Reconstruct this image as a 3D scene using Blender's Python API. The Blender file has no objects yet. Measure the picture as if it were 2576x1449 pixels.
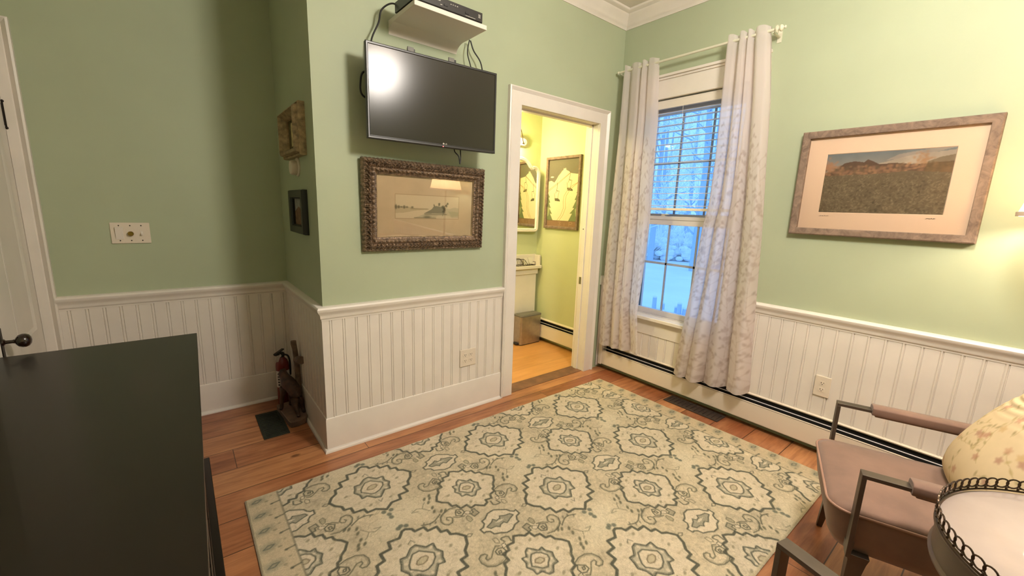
P_CEIL, P_LAMP, P_SCN, P_SKY, P_BATH, P_BED, EXPOSURE = 46, 4.1, 2.7, .56, 18, 1.5, 1.77
import bpy, math, random
import numpy as np
from mathutils import Vector, Matrix
random.seed(7)
RNG = np.random.default_rng(11)
SC = bpy.context.scene
COL = SC.collection
PI = math.pi

# ------------------------------------------------------------------ colour
def lin(c):
    out = []
    for v in c[:3]:
        v = v / 255.0
        out.append(v / 12.92 if v <= 0.04045 else ((v + 0.055) / 1.055) ** 2.4)
    return out

# ------------------------------------------------------------------ materials
class NT:
    def __init__(s, name):
        s.m = bpy.data.materials.new(name); s.m.use_nodes = True
        s.t = s.m.node_tree; s.n = s.t.nodes; s.l = s.t.links
        s.b = s.n.get('Principled BSDF'); s.o = s.n.get('Material Output')
    def add(s, typ, **kw):
        nd = s.n.new(typ)
        for k, v in kw.items(): setattr(nd, k, v)
        return nd
    def link(s, a, b): s.l.new(a, b)
    def ramp(s, src, stops):
        r = s.add('ShaderNodeValToRGB'); e = r.color_ramp.elements
        e[0].position, e[0].color = stops[0][0], (*lin(stops[0][1]), 1)
        e[1].position, e[1].color = stops[-1][0], (*lin(stops[-1][1]), 1)
        for p, c in stops[1:-1]:
            q = e.new(p); q.color = (*lin(c), 1)
        s.link(src, r.inputs[0]); return r.outputs[0]
    def coords(s, scale=(1, 1, 1), kind='Object', rot=(0, 0, 0)):
        tc = s.add('ShaderNodeTexCoord'); mp = s.add('ShaderNodeMapping')
        mp.inputs['Scale'].default_value = scale; mp.inputs['Rotation'].default_value = rot
        s.link(tc.outputs[kind], mp.inputs[0]); return mp.outputs[0]
    def noise(s, vec, scale, detail=3, rough=0.55, dist=0.0):
        n = s.add('ShaderNodeTexNoise'); n.inputs['Scale'].default_value = scale
        n.inputs['Detail'].default_value = detail; n.inputs['Roughness'].default_value = rough
        n.inputs['Distortion'].default_value = dist
        s.link(vec, n.inputs['Vector']); return n.outputs[0]
    def bump(s, h, strength, dist=0.01):
        b = s.add('ShaderNodeBump'); b.inputs['Strength'].default_value = strength
        b.inputs['Distance'].default_value = dist
        s.link(h, b.inputs['Height']); s.link(b.outputs[0], s.b.inputs['Normal']); return b
    def math(s, op, a, b=None):
        n = s.add('ShaderNodeMath', operation=op)
        for i, v in enumerate((a, b)):
            if v is None: continue
            if isinstance(v, (int, float)): n.inputs[i].default_value = v
            else: s.link(v, n.inputs[i])
        return n.outputs[0]
    def mix(s, f, a, b, mode='MIX'):
        n = s.add('ShaderNodeMix', data_type='RGBA', blend_type=mode)
        for i, v in ((0, f), (6, a), (7, b)):
            if isinstance(v, (int, float)): n.inputs[i].default_value = v
            elif isinstance(v, (tuple, list)): n.inputs[i].default_value = (*lin(v), 1)
            else: s.link(v, n.inputs[i])
        return n.outputs[2]

def mat(name, c, rough=0.5, metal=0.0, spec=0.5, var=0.0, vscale=6.0, bump=0.0, bscale=120.0, bdist=0.002, coat=0.0, sheen=0.0):
    t = NT(name); b = t.b
    b.inputs['Roughness'].default_value = rough; b.inputs['Metallic'].default_value = metal
    b.inputs['Specular IOR Level'].default_value = spec
    b.inputs['Coat Weight'].default_value = coat
    b.inputs['Sheen Weight'].default_value = sheen
    co = t.coords()
    if var > 0:
        d = [max(0, v * (1 - var)) for v in c]; u = [min(255, v * (1 + var * 0.5)) for v in c]
        t.link(t.ramp(t.noise(co, vscale, 4), [(0.3, d), (0.7, u)]), b.inputs['Base Color'])
    else:
        b.inputs['Base Color'].default_value = (*lin(c), 1)
    if bump > 0: t.bump(t.noise(co, bscale, 3), bump, bdist)
    return t.m

def vcol_mat(name, rough=0.8, spec=0.3, bump=0.0, bscale=300, bdist=0.001, trans=0.0, sheer=0.0, sheen=0.0, fibre=0.0, coat=0.0):
    t = NT(name); b = t.b
    at = t.add('ShaderNodeAttribute', attribute_name='Col')
    col = at.outputs['Color']
    if fibre > 0:
        n = t.noise(t.coords(), bscale, 2)
        col = t.mix(fibre, col, t.mix(1.0, col, t.ramp(n, [(0.3, (120, 120, 120)), (0.7, (255, 255, 255))]), 'MULTIPLY'))
    t.link(col, b.inputs['Base Color'])
    b.inputs['Roughness'].default_value = rough; b.inputs['Specular IOR Level'].default_value = spec
    b.inputs['Sheen Weight'].default_value = sheen; b.inputs['Coat Weight'].default_value = coat
    if bump > 0: t.bump(t.noise(t.coords(), bscale, 2), bump, bdist)
    if trans > 0:
        tr = t.add('ShaderNodeBsdfTranslucent'); mx = t.add('ShaderNodeMixShader'); mx.inputs[0].default_value = trans
        t.link(col, tr.inputs[0]); t.link(b.outputs[0], mx.inputs[1]); t.link(tr.outputs[0], mx.inputs[2])
        last = mx.outputs[0]
        if sheer > 0:
            tp = t.add('ShaderNodeBsdfTransparent'); m2 = t.add('ShaderNodeMixShader'); m2.inputs[0].default_value = sheer
            t.link(last, m2.inputs[1]); t.link(tp.outputs[0], m2.inputs[2]); last = m2.outputs[0]
        t.link(last, t.o.inputs[0])
    return t.m

def glass_mat(name, tint=(250, 252, 250), rough=0.02, refl=1.0):
    t = NT(name); t.n.remove(t.b)
    tr = t.add('ShaderNodeBsdfTransparent'); tr.inputs[0].default_value = (*lin(tint), 1)
    gl = t.add('ShaderNodeBsdfGlossy'); gl.inputs['Roughness'].default_value = rough
    fr = t.add('ShaderNodeFresnel'); fr.inputs[0].default_value = 1.5
    mx = t.add('ShaderNodeMixShader')
    t.link(t.math('MULTIPLY', fr.outputs[0], refl), mx.inputs[0])
    t.link(tr.outputs[0], mx.inputs[1]); t.link(gl.outputs[0], mx.inputs[2]); t.link(mx.outputs[0], t.o.inputs[0])
    return t.m

def emit_mat(name, c, strength):
    t = NT(name); t.b.inputs['Base Color'].default_value = (*lin(c), 1)
    t.b.inputs['Emission Color'].default_value = (*lin(c), 1); t.b.inputs['Emission Strength'].default_value = strength
    return t.m

def fabric_trans(name, c, trans, rough=0.9, bump=0.3, bscale=900):
    t = NT(name); b = t.b
    b.inputs['Base Color'].default_value = (*lin(c), 1); b.inputs['Roughness'].default_value = rough
    t.bump(t.noise(t.coords(), bscale, 2), bump, 0.0006)
    tr = t.add('ShaderNodeBsdfTranslucent'); tr.inputs[0].default_value = (*lin(c), 1)
    mx = t.add('ShaderNodeMixShader'); mx.inputs[0].default_value = trans
    t.link(b.outputs[0], mx.inputs[1]); t.link(tr.outputs[0], mx.inputs[2]); t.link(mx.outputs[0], t.o.inputs[0])
    return t.m

M = {}
M['wall'] = mat('green_wall_paint', (172, 182, 152), 0.55, spec=0.35, var=0.03, vscale=1.5, bump=0.12, bscale=70, bdist=0.002)
M['bathwall'] = mat('pale_green_wall_paint', (194, 200, 158), 0.5, spec=0.35, var=0.03, vscale=1.5, bump=0.1, bscale=70, bdist=0.002)
M['trim'] = mat('white_trim_paint', (225, 218, 208), 0.35, spec=0.5, var=0.025, vscale=5, bump=0.08, bscale=60, bdist=0.001)
M['ceiling'] = mat('ceiling_paint', (226, 220, 212), 0.8, var=0.02)
M['sash'] = mat('window_vinyl', (196, 194, 198), 0.35)
M['muntin'] = mat('muntin_bars', (150, 160, 178), 0.4)
M['jamb'] = mat('dark_jamb_liner', (60, 64, 70), 0.5)
M['heater'] = mat('heater_enamel', (222, 210, 192), 0.4, spec=0.5)
M['dark'] = mat('dark_cavity', (26, 24, 22), 0.7)
M['blackmetal'] = mat('black_metal', (30, 28, 26), 0.45, spec=0.5)
M['espresso'] = mat('espresso_wood', (28, 20, 14), 0.34, spec=0.4, var=0.12, vscale=3, coat=0.08)
M['knob'] = mat('brown_mineral_knob', (42, 24, 18), 0.16, spec=0.7, var=0.2, vscale=60, coat=0.6)
M['oldiron'] = mat('old_iron', (34, 26, 18), 0.45, metal=0.6)
M['chairmetal'] = mat('brushed_bronze_metal', (100, 90, 80), 0.42, metal=0.75, spec=0.5, var=0.06, vscale=20)
M['leather'] = mat('brown_faux_suede', (130, 102, 88), 0.72, spec=0.3, var=0.10, vscale=9, bump=0.2, bscale=500, bdist=0.0005, sheen=0.25)
M['piping'] = mat('piping_cord', (158, 122, 104), 0.6)
M['tabletop'] = mat('pale_marble_top', (156, 142, 134), 0.42, spec=0.35, var=0.06, vscale=7, coat=0.1)
M['gallery'] = mat('bronze_gallery', (70, 54, 40), 0.35, metal=0.8, spec=0.6)
M['apron'] = mat('table_apron_wood', (88, 68, 54), 0.4, var=0.1, vscale=12)
M['tvblack'] = mat('tv_plastic', (34, 32, 30), 0.3, spec=0.6)
M['screen'] = mat('tv_screen', (50, 48, 39), 0.19, spec=0.34)
M['whiteplastic'] = mat('white_plastic', (224, 216, 204), 0.35)
M['almond'] = mat('almond_plastic', (220, 208, 190), 0.4)
M['laminate'] = mat('white_laminate', (220, 212, 200), 0.4)
M['brass'] = mat('brass', (170, 140, 70), 0.25, metal=1.0)
M['chrome'] = mat('satin_nickel', (170, 165, 158), 0.28, metal=1.0)
M['steel'] = mat('brushed_steel_bin', (176, 166, 154), 0.36, metal=0.85, var=0.05, vscale=30)
M['greyplastic'] = mat('grey_plastic', (112, 108, 100), 0.5)
M['carved'] = mat('dark_gilt_carving', (128, 106, 84), 0.40, metal=0.35, spec=0.7, var=0.45, vscale=70, bump=0.5, bscale=260, bdist=0.002)
M['goldframe'] = mat('worn_gold_frame', (164, 142, 106), 0.5, metal=0.2, var=0.3, vscale=40, bump=0.3, bscale=150, bdist=0.001)
M['blackframe'] = mat('black_wood_frame', (26, 24, 20), 0.35, var=0.1)
M['barn'] = None
M['paper'] = mat('mat_board', (222, 202, 184), 0.85)
M['glass'] = glass_mat('clear_glass', refl=.45)
M['picglass'] = glass_mat('picture_glass', (252, 250, 246), 0.015, 1.6)
M['mirror'] = mat('mirror_silver', (235, 238, 235), 0.01, metal=1.0)
M['red'] = mat('red_enamel', (112, 34, 26), 0.35, spec=0.5)
M['labelwhite'] = mat('paper_label', (206, 200, 190), 0.6)
M['labeldark'] = mat('label_print', (50, 46, 44), 0.6)
M['carvedwood'] = mat('dark_carved_wood', (74, 50, 36), 0.55, var=0.35, vscale=30, bump=0.4, bscale=90, bdist=0.003)
M['greywood'] = mat('grey_weathered_wood', (112, 92, 74), 0.7, var=0.25, vscale=25, bump=0.3, bscale=80, bdist=0.002)
M['basewood'] = mat('brown_plinth_wood', (124, 100, 84), 0.6, var=0.2, vscale=16)
M['greenmat'] = mat('dark_green_grille', (34, 38, 24), 0.7, var=0.25, vscale=60)
M['graymat'] = mat('dark_floor_grille', (60, 48, 42), 0.55, var=0.1, vscale=30)
M['cord'] = mat('black_cord', (22, 20, 18), 0.5)
M['rod'] = mat('white_rod', (214, 212, 190), 0.35)
M['shade'] = fabric_trans('pleated_shade', (236, 214, 176), 0.55)
M['snow'] = mat('snow', (236, 240, 248), 0.9, spec=0.1, var=0.03, vscale=0.8)
M['bark'] = mat('winter_bark', (186, 202, 232), 0.9)  # pale blue: haze over the trees is put into the bark colour
M['snowtwig'] = mat('snowy_twigs', (248, 251, 255), 0.9, spec=0.1, var=0.05, vscale=3)
M['bush'] = mat('snowy_bush', (246, 249, 255), 0.9, spec=0.1, var=0.05, vscale=6)
M['shingle'] = mat('exterior_siding', (190, 196, 206), 0.8)
M['bulb'] = emit_mat('warm_bulb', (255, 214, 150), 30)
M['shadeglass'] = emit_mat('lit_ceiling_glass', (255, 224, 190), 2.0)
M['led'] = emit_mat('red_led', (255, 60, 60), 6)
M['label_light'] = mat('silver_print', (190, 186, 176), 0.4)

def wood_floor(name='pine_floorboards', gain=(255, 255, 255)):
    t = NT(name); b = t.b
    tc = t.add('ShaderNodeTexCoord'); sp = t.add('ShaderNodeSeparateXYZ'); t.link(tc.outputs['Object'], sp.inputs[0])
    W = 0.205
    v = t.math('DIVIDE', t.math('ADD', sp.outputs[1], 10 * W + 0.1), W)
    row = t.math('FLOOR', v); fr = t.math('FRACT', v)
    wn = t.add('ShaderNodeTexWhiteNoise', noise_dimensions='1D'); t.link(row, wn.inputs['W'])
    rnd = wn.outputs['Value']
    ux = t.math('DIVIDE', t.math('ADD', sp.outputs[0], t.math('MULTIPLY', rnd, 7.3)), 2.9)
    bx = t.math('FLOOR', ux); fx = t.math('FRACT', ux)
    wn2 = t.add('ShaderNodeTexWhiteNoise', noise_dimensions='2D')
    cb = t.add('ShaderNodeCombineXYZ'); t.link(bx, cb.inputs[0]); t.link(row, cb.inputs[1]); t.link(cb.outputs[0], wn2.inputs['Vector'])
    # grain
    cg = t.add('ShaderNodeCombineXYZ')
    t.link(t.math('MULTIPLY', sp.outputs[0], 1.1), cg.inputs[0])
    t.link(t.math('ADD', t.math('MULTIPLY', sp.outputs[1], 13.0), t.math('MULTIPLY', rnd, 37.0)), cg.inputs[1])
    t.link(t.math('MULTIPLY', wn2.outputs['Value'], 9.0), cg.inputs[2])
    g = t.noise(cg.outputs[0], 2.4, 5, 0.6, 0.8)
    base = t.ramp(g, [(0.28, (140, 94, 64)), (0.46, (172, 122, 86)), (0.6, (192, 142, 102)), (0.78, (160, 108, 74))])
    tone = t.ramp(wn2.outputs['Value'], [(0.0, (196, 160, 146)), (0.5, (235, 215, 200)), (1.0, (255, 244, 226))])
    colr = t.mix(1.0, base, tone, 'MULTIPLY')
    # blotches of wear
    bl = t.noise(t.coords((1, 2.2, 1)), 3.2, 4)
    colr = t.mix(t.math('MULTIPLY', t.ramp(bl, [(0.52, (0, 0, 0)), (0.72, (255, 255, 255))]), 0.45), colr, (206, 150, 104))
    # knots
    vo = t.add('ShaderNodeTexVoronoi'); vo.inputs['Scale'].default_value = 2.7
    t.link(t.coords((0.9, 1.6, 1)), vo.inputs['Vector'])
    kn = t.ramp(vo.outputs['Distance'], [(0.035, (255, 255, 255)), (0.075, (0, 0, 0))])
    colr = t.mix(t.math('MULTIPLY', kn, 0.75), colr, (84, 46, 28))
    # joints
    e1 = t.math('LESS_THAN', fr, 0.022); e2 = t.math('LESS_THAN', fx, 0.0012)
    gap = t.math('MAXIMUM', e1, e2)
    colr = t.mix(t.math('MULTIPLY', gap, 0.85), colr, (46, 26, 16))
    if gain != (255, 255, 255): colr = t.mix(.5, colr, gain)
    t.link(colr, b.inputs['Base Color'])
    b.inputs['Roughness'].default_value = 0.36; b.inputs['Specular IOR Level'].default_value = 0.5
    b.inputs['Coat Weight'].default_value = 0.15; b.inputs['Coat Roughness'].default_value = 0.25
    h = t.math('SUBTRACT', t.math('MULTIPLY', g, 0.12), t.math('MULTIPLY', gap, 1.0))
    t.bump(h, 0.35, 0.003)
    return t.m
M['floor'] = wood_floor(); M['bathfloor'] = wood_floor('golden_pine_floorboards', (236, 176, 96))  # bathroom copy: golden varnish plus the room's warm light put into the colour

def barn_wood():
    t = NT('weathered_barn_wood'); b = t.b
    g = t.noise(t.coords((2, 2, 2)), 9, 6, 0.65, 1.5)
    t.link(t.ramp(g, [(0.3, (100, 82, 68)), (0.5, (126, 106, 90)), (0.7, (146, 124, 106))]), b.inputs['Base Color'])
    b.inputs['Roughness'].default_value = 0.7
    t.bump(g, 0.35, 0.002); return t.m
M['barn'] = barn_wood()

# ------------------------------------------------------------------ mesh builder
class MB:
    def __init__(s): s.v = []; s.f = []
    def add(s, vs, fs):
        o = len(s.v); s.v += [tuple(p) for p in vs]; s.f += [tuple(i + o for i in f) for f in fs]; return s
    def box(s, x0, x1, y0, y1, z0, z1):
        x0, x1 = sorted((x0, x1)); y0, y1 = sorted((y0, y1)); z0, z1 = sorted((z0, z1))
        return s.add([(x0, y0, z0), (x1, y0, z0), (x1, y1, z0), (x0, y1, z0), (x0, y0, z1), (x1, y0, z1), (x1, y1, z1), (x0, y1, z1)],
                     [(0, 3, 2, 1), (4, 5, 6, 7), (0, 1, 5, 4), (1, 2, 6, 5), (2, 3, 7, 6), (3, 0, 4, 7)])
    def obox(s, c, ax, ay, az, hx, hy, hz):
        c = Vector(c); ax = Vector(ax) * hx; ay = Vector(ay) * hy; az = Vector(az) * hz
        P = [c + ax * i + ay * j + az * k for k in (-1, 1) for j in (-1, 1) for i in (-1, 1)]
        return s.add(P, [(0, 2, 3, 1), (4, 5, 7, 6), (0, 1, 5, 4), (1, 3, 7, 5), (3, 2, 6, 7), (2, 0, 4, 6)])
    def tube(s, pts, r, n=10, closed=False, caps=True):
        pts = [Vector(p) for p in pts]; N = len(pts)
        rs = r if isinstance(r, (list, tuple)) else [r] * N
        tang = []
        for i in range(N):
            a = pts[(i - 1) % N] if (closed or i > 0) else pts[i]
            b = pts[(i + 1) % N] if (closed or i < N - 1) else pts[i]
            tang.append((b - a).normalized())
        up = Vector((0, 0, 1)) if abs(tang[0].z) < 0.9 else Vector((1, 0, 0))
        nrm = (up - tang[0] * up.dot(tang[0])).normalized(); vs = []
        for i in range(N):
            t = tang[i]; nrm = (nrm - t * nrm.dot(t)).normalized(); bn = t.cross(nrm)
            for k in range(n):
                a = 2 * PI * k / n
                vs.append(pts[i] + (nrm * math.cos(a) + bn * math.sin(a)) * rs[i])
        fs = []
        for i in range(N if closed else N - 1):
            j = (i + 1) % N
            for k in range(n):
                k2 = (k + 1) % n
                fs.append((i * n + k, i * n + k2, j * n + k2, j * n + k))
        if caps and not closed:
            fs.append(tuple(range(n - 1, -1, -1))); fs.append(tuple((N - 1) * n + k for k in range(n)))
        return s.add(vs, fs)
    def lathe(s, prof, c=(0, 0, 0), axis=(0, 0, 1), n=32, caps=True):
        c = Vector(c); az = Vector(axis).normalized()
        ax = az.orthogonal().normalized(); ay = az.cross(ax); vs = []; fs = []
        for r, h in prof:
            for k in range(n):
                a = 2 * PI * k / n; vs.append(c + ax * (r * math.cos(a)) + ay * (r * math.sin(a)) + az * h)
        for i in range(len(prof) - 1):
            for k in range(n):
                k2 = (k + 1) % n; fs.append((i * n + k, i * n + k2, (i + 1) * n + k2, (i + 1) * n + k))
        if caps:
            if prof[0][0] > 1e-5: fs.append(tuple(range(n - 1, -1, -1)))
            if prof[-1][0] > 1e-5: fs.append(tuple((len(prof) - 1) * n + k for k in range(n)))
        return s.add(vs, fs)
    def sphere(s, c, r, n=16, m=10, sc=(1, 1, 1)):
        vs = []; fs = []
        for i in range(m + 1):
            th = PI * i / m
            for k in range(n):
                a = 2 * PI * k / n
                vs.append((c[0] + r * sc[0] * math.sin(th) * math.cos(a), c[1] + r * sc[1] * math.sin(th) * math.sin(a), c[2] + r * sc[2] * math.cos(th)))
        for i in range(m):
            for k in range(n):
                k2 = (k + 1) % n; fs.append((i * n + k, (i + 1) * n + k, (i + 1) * n + k2, i * n + k2))
        return s.add(vs, fs)
    def prism(s, poly, f0, f1):
        # poly: list of 2D points; f0, f1 map 2D -> 3D for the two ends
        n = len(poly); vs = [f0(p) for p in poly] + [f1(p) for p in poly]
        fs = [tuple(range(n - 1, -1, -1)), tuple(range(n, 2 * n))] + [(i, (i + 1) % n, n + (i + 1) % n, n + i) for i in range(n)]
        return s.add(vs, fs)
    def sweep(s, prof, path, closed=False, cap=True):
        # prof: (d, z) offsets to the LEFT of the path direction; path: (x, y) points, mitred
        P = [Vector((p[0], p[1])) for p in path]; N = len(P); n = len(prof); vs = []
        for i in range(N):
            ds = []
            if closed or i > 0: ds.append((P[i] - P[i - 1]).normalized())
            if closed or i < N - 1: ds.append((P[(i + 1) % N] - P[i]).normalized())
            ns = [Vector((-d.y, d.x)) for d in ds]
            m = ns[0] if len(ns) == 1 else (ns[0] + ns[1]) / (1 + ns[0].dot(ns[1]))
            for d, z in prof: vs.append((P[i].x + m.x * d, P[i].y + m.y * d, z))
        fs = []
        for i in range(N if closed else N - 1):
            j = (i + 1) % N
            for k in range(n):
                k2 = (k + 1) % n; fs.append((i * n + k, j * n + k, j * n + k2, i * n + k2))
        if cap and not closed:
            fs.append(tuple(range(n))); fs.append(tuple((N - 1) * n + k for k in range(n - 1, -1, -1)))
        return s.add(vs, fs)
    def frame(s, x0, x1, z0, z1, prof, f):
        # picture-frame style sweep: prof (inset, height) ; f maps (x, z, h) -> 3D
        n = len(prof); vs = []
        for (cx, cz, sx, sz) in ((x0, z0, 1, 1), (x1, z0, -1, 1), (x1, z1, -1, -1), (x0, z1, 1, -1)):
            for d, h in prof: vs.append(f(cx + sx * d, cz + sz * d, h))
        fs = []
        for i in range(4):
            j = (i + 1) % 4
            for k in range(n):
                k2 = (k + 1) % n; fs.append((i * n + k, i * n + k2, j * n + k2, j * n + k))
        return s.add(vs, fs)
    def build(s, name, m, parent=None, smooth=35, bevel=0.0, bseg=2, label=None):
        off = world_loc(parent) if parent else Vector((0, 0, 0))
        me = bpy.data.meshes.new(name)
        me.from_pydata([(p[0] - off.x, p[1] - off.y, p[2] - off.z) for p in s.v], [], s.f)
        me.validate(); me.update()
        import bmesh
        bm = bmesh.new(); bm.from_mesh(me); bmesh.ops.recalc_face_normals(bm, faces=bm.faces); bm.to_mesh(me); bm.free()
        o = bpy.data.objects.new(name, me); COL.objects.link(o)
        me.materials.append(M[m] if isinstance(m, str) else m)
        if parent: o.parent = parent
        if smooth:
            me.polygons.foreach_set('use_smooth', [True] * len(me.polygons))
            me.set_sharp_from_angle(angle=math.radians(smooth))
        if bevel > 0:
            b = o.modifiers.new('bevel', 'BEVEL'); b.width = bevel; b.segments = bseg; b.limit_method = 'ANGLE'
            b.angle_limit = math.radians(40); b.harden_normals = True
        if label: o['label'] = label
        return o

def world_loc(o):
    v = Vector(o.location)
    while o.parent: o = o.parent; v += Vector(o.location)
    return v

def thing(name, label, cat, loc=(0, 0, 0), group=None):
    o = bpy.data.objects.new(name, None); COL.objects.link(o); o.location = loc
    o.empty_display_size = 0.05
    o['label'] = label; o['category'] = cat
    if group: o['group'] = group
    return o
def tag(o, label, cat, group=None):
    o['label'] = label; o['category'] = cat
    if group: o['group'] = group
    return o
TRIM_N = [0]
def struct(o, label=None):
    o['kind'] = 'structure'
    if o.name.startswith('trim_'):
        o['label'] = 'white ' + o.name[5:].replace('_', ' ').split('.')[0]; TRIM_N[0] += 1; o.name = 'trim_%d' % TRIM_N[0]
    if label: o['label'] = label
    return o

# ------------------------------------------------------------------ painted grids (artwork, woven patterns)
class Canvas:
    def __init__(s, w, h, res, bg):
        s.w, s.h, s.res = w, h, res; s.nx = int(round(w / res)) + 1; s.ny = int(round(h / res)) + 1
        s.a = np.zeros((s.ny, s.nx, 3)); s.a[:] = lin(bg)
        s.x = np.linspace(0, w, s.nx); s.y = np.linspace(0, h, s.ny)
    def _win(s, x0, x1, y0, y1):
        i0 = max(0, int(x0 / s.res)); i1 = min(s.nx, int(x1 / s.res) + 2)
        j0 = max(0, int(y0 / s.res)); j1 = min(s.ny, int(y1 / s.res) + 2)
        if i0 >= i1 or j0 >= j1: return None
        X, Y = np.meshgrid(s.x[i0:i1], s.y[j0:j1]); return i0, i1, j0, j1, X, Y
    def _blend(s, w, mask, col):
        i0, i1, j0, j1 = w[:4]; c = np.array(lin(col)); m = mask[..., None]
        s.a[j0:j1, i0:i1] = s.a[j0:j1, i0:i1] * (1 - m) + c * m
    def stroke(s, pts, width, col, alpha=1.0, closed=False):
        p = np.array(pts, float)
        if closed: p = np.vstack([p, p[:1]])
        r = width / 2; w = s._win(p[:, 0].min() - 2 * r - s.res, p[:, 0].max() + 2 * r + s.res, p[:, 1].min() - 2 * r - s.res, p[:, 1].max() + 2 * r + s.res)
        if w is None: return
        X, Y = w[4], w[5]; D = np.full(X.shape, 1e9)
        for a, b in zip(p[:-1], p[1:]):
            d = b - a; L = (d ** 2).sum() + 1e-12
            t = np.clip(((X - a[0]) * d[0] + (Y - a[1]) * d[1]) / L, 0, 1)
            D = np.minimum(D, np.hypot(X - a[0] - t * d[0], Y - a[1] - t * d[1]))
        s._blend(w, alpha * np.clip((r - D) / s.res + 0.5, 0, 1), col)
    def fill(s, pts, col, alpha=1.0):
        p = np.array(pts, float); w = s._win(p[:, 0].min(), p[:, 0].max(), p[:, 1].min(), p[:, 1].max())
        if w is None: return
        X, Y = w[4], w[5]; ins = np.zeros(X.shape, bool); n = len(p)
        for i in range(n):
            x1, y1 = p[i]; x2, y2 = p[(i + 1) % n]
            if y1 == y2: continue
            c = ((y1 > Y) != (y2 > Y)) & (X < (x2 - x1) * (Y - y1) / (y2 - y1) + x1); ins ^= c
        s._blend(w, alpha * ins.astype(float), col)
    def blob(s, c, rx, ry, col, alpha=1.0, ang=0.0, soft=0.0):
        R = max(rx, ry) * (1 + soft) + s.res; w = s._win(c[0] - R, c[0] + R, c[1] - R, c[1] + R)
        if w is None: return
        X, Y = w[4] - c[0], w[5] - c[1]; ca, sa = math.cos(ang), math.sin(ang)
        d = np.hypot((X * ca + Y * sa) / rx, (-X * sa + Y * ca) / ry)
        k = s.res / min(rx, ry)
        m = np.clip((1 - d) / (soft + k) + 0.5, 0, 1); s._blend(w, alpha * m, col)
    def noise(s, cell, amp, sx=1.0):
        def up(c):
            nx = int(s.w / (c * sx)) + 3; ny = int(s.h / c) + 3; g = RNG.standard_normal((ny, nx))
            fx = np.clip(s.x / (c * sx), 0, nx - 1.001); fy = np.clip(s.y / c, 0, ny - 1.001)
            i = fx.astype(int); j = fy.astype(int); u = (fx - i); v = (fy - j); u = u * u * (3 - 2 * u); v = v * v * (3 - 2 * v)
            g00 = g[np.ix_(j, i)]; g01 = g[np.ix_(j, i + 1)]; g10 = g[np.ix_(j + 1, i)]; g11 = g[np.ix_(j + 1, i + 1)]
            return (g00 * (1 - u) + g01 * u) * (1 - v)[:, None] + (g10 * (1 - u) + g11 * u) * v[:, None]
        n = up(cell) + 0.6 * up(cell / 2) + 0.4 * up(cell / 4)
        s.a *= np.clip(1 + amp * n, 0.2, 3)[..., None]
        return n

def grid_obj(cv, fn, name, m, parent=None, thick=0.0, smooth=True, closed_back=None):
    # fn(U, V) with U, V in metres on the canvas -> X, Y, Z arrays (world)
    off = world_loc(parent) if parent else Vector((0, 0, 0))
    U, V = np.meshgrid(cv.x, cv.y); X, Y, Z = fn(U, V)
    co = np.stack([X - off.x, Y - off.y, Z - off.z], -1).reshape(-1, 3).astype(np.float32)
    ny, nx = cv.ny, cv.nx
    idx = np.arange(ny * nx).reshape(ny, nx)
    q = np.stack([idx[:-1, :-1], idx[:-1, 1:], idx[1:, 1:], idx[1:, :-1]], -1).reshape(-1, 4).astype(np.int32)
    me = bpy.data.meshes.new(name); me.vertices.add(len(co)); me.vertices.foreach_set('co', co.ravel())
    me.loops.add(q.size); me.loops.foreach_set('vertex_index', q.ravel())
    me.polygons.add(len(q)); me.polygons.foreach_set('loop_start', np.arange(0, q.size, 4, dtype=np.int32))
    me.polygons.foreach_set('loop_total', np.full(len(q), 4, np.int32))
    if smooth: me.polygons.foreach_set('use_smooth', np.ones(len(q), bool))
    me.update(calc_edges=True); me.validate()
    ca = me.color_attributes.new('Col', 'FLOAT_COLOR', 'POINT')
    rgba = np.concatenate([np.clip(cv.a, 0, 1).reshape(-1, 3), np.ones((ny * nx, 1))], 1).astype(np.float32)
    ca.data.foreach_set('color', rgba.ravel())
    o = bpy.data.objects.new(name, me); COL.objects.link(o); me.materials.append(m)
    if parent: o.parent = parent
    if thick:
        sd = o.modifiers.new('thick', 'SOLIDIFY'); sd.thickness = thick; sd.offset = -1
    return o
# ================================================================== ROOM SHELL
ZC = 2.86            # ceiling
LX, D = -2.32, 0.88  # outer corner of the projecting wall, depth of the alcove
YS, XW = -4.5, -4.5  # south and west walls (behind / left of the camera)

struct(MB().box(XW - .1, 0.25, YS - .1, 1.2, -0.06, 0).build('floor', 'floor', smooth=0))
struct(MB().box(XW - .1, 0.25, YS - .1, 1.2, ZC, ZC + .08).build('ceiling', 'ceiling', smooth=0))

# TV wall with the doorway in it, and the side of the alcove
w = MB()
w.box(LX, -1.04, 0, .11, 0, ZC); w.box(-.244, 0, 0, .11, 0, ZC); w.box(-1.04, -.244, 0, .11, 2.03, ZC)
struct(w.build('wall_north', 'wall', smooth=0))
struct(MB().box(LX, LX + .11, .11, D, 0, ZC).build('wall_alcove_side', 'wall', smooth=0))
struct(MB().box(XW, LX + .11, D, D + .12, 0, ZC).build('wall_alcove_back', 'wall', smooth=0))
struct(MB().box(XW - .1, XW, YS, D + .12, 0, ZC).build('wall_west', 'wall', smooth=0))
struct(MB().box(XW, .16, YS - .1, YS, 0, ZC).build('wall_south', 'wall', smooth=0))
# window wall
WY0, WY1, WZ0, WZ1 = -.255, -.99, .545, 2.19
w = MB()
w.box(0, .16, WY0, 0, 0, ZC); w.box(0, .16, YS, WY1, 0, ZC); w.box(0, .16, WY1, WY0, 0, WZ0); w.box(0, .16, WY1, WY0, WZ1, ZC)
struct(w.build('wall_east', 'wall', smooth=0))
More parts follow.
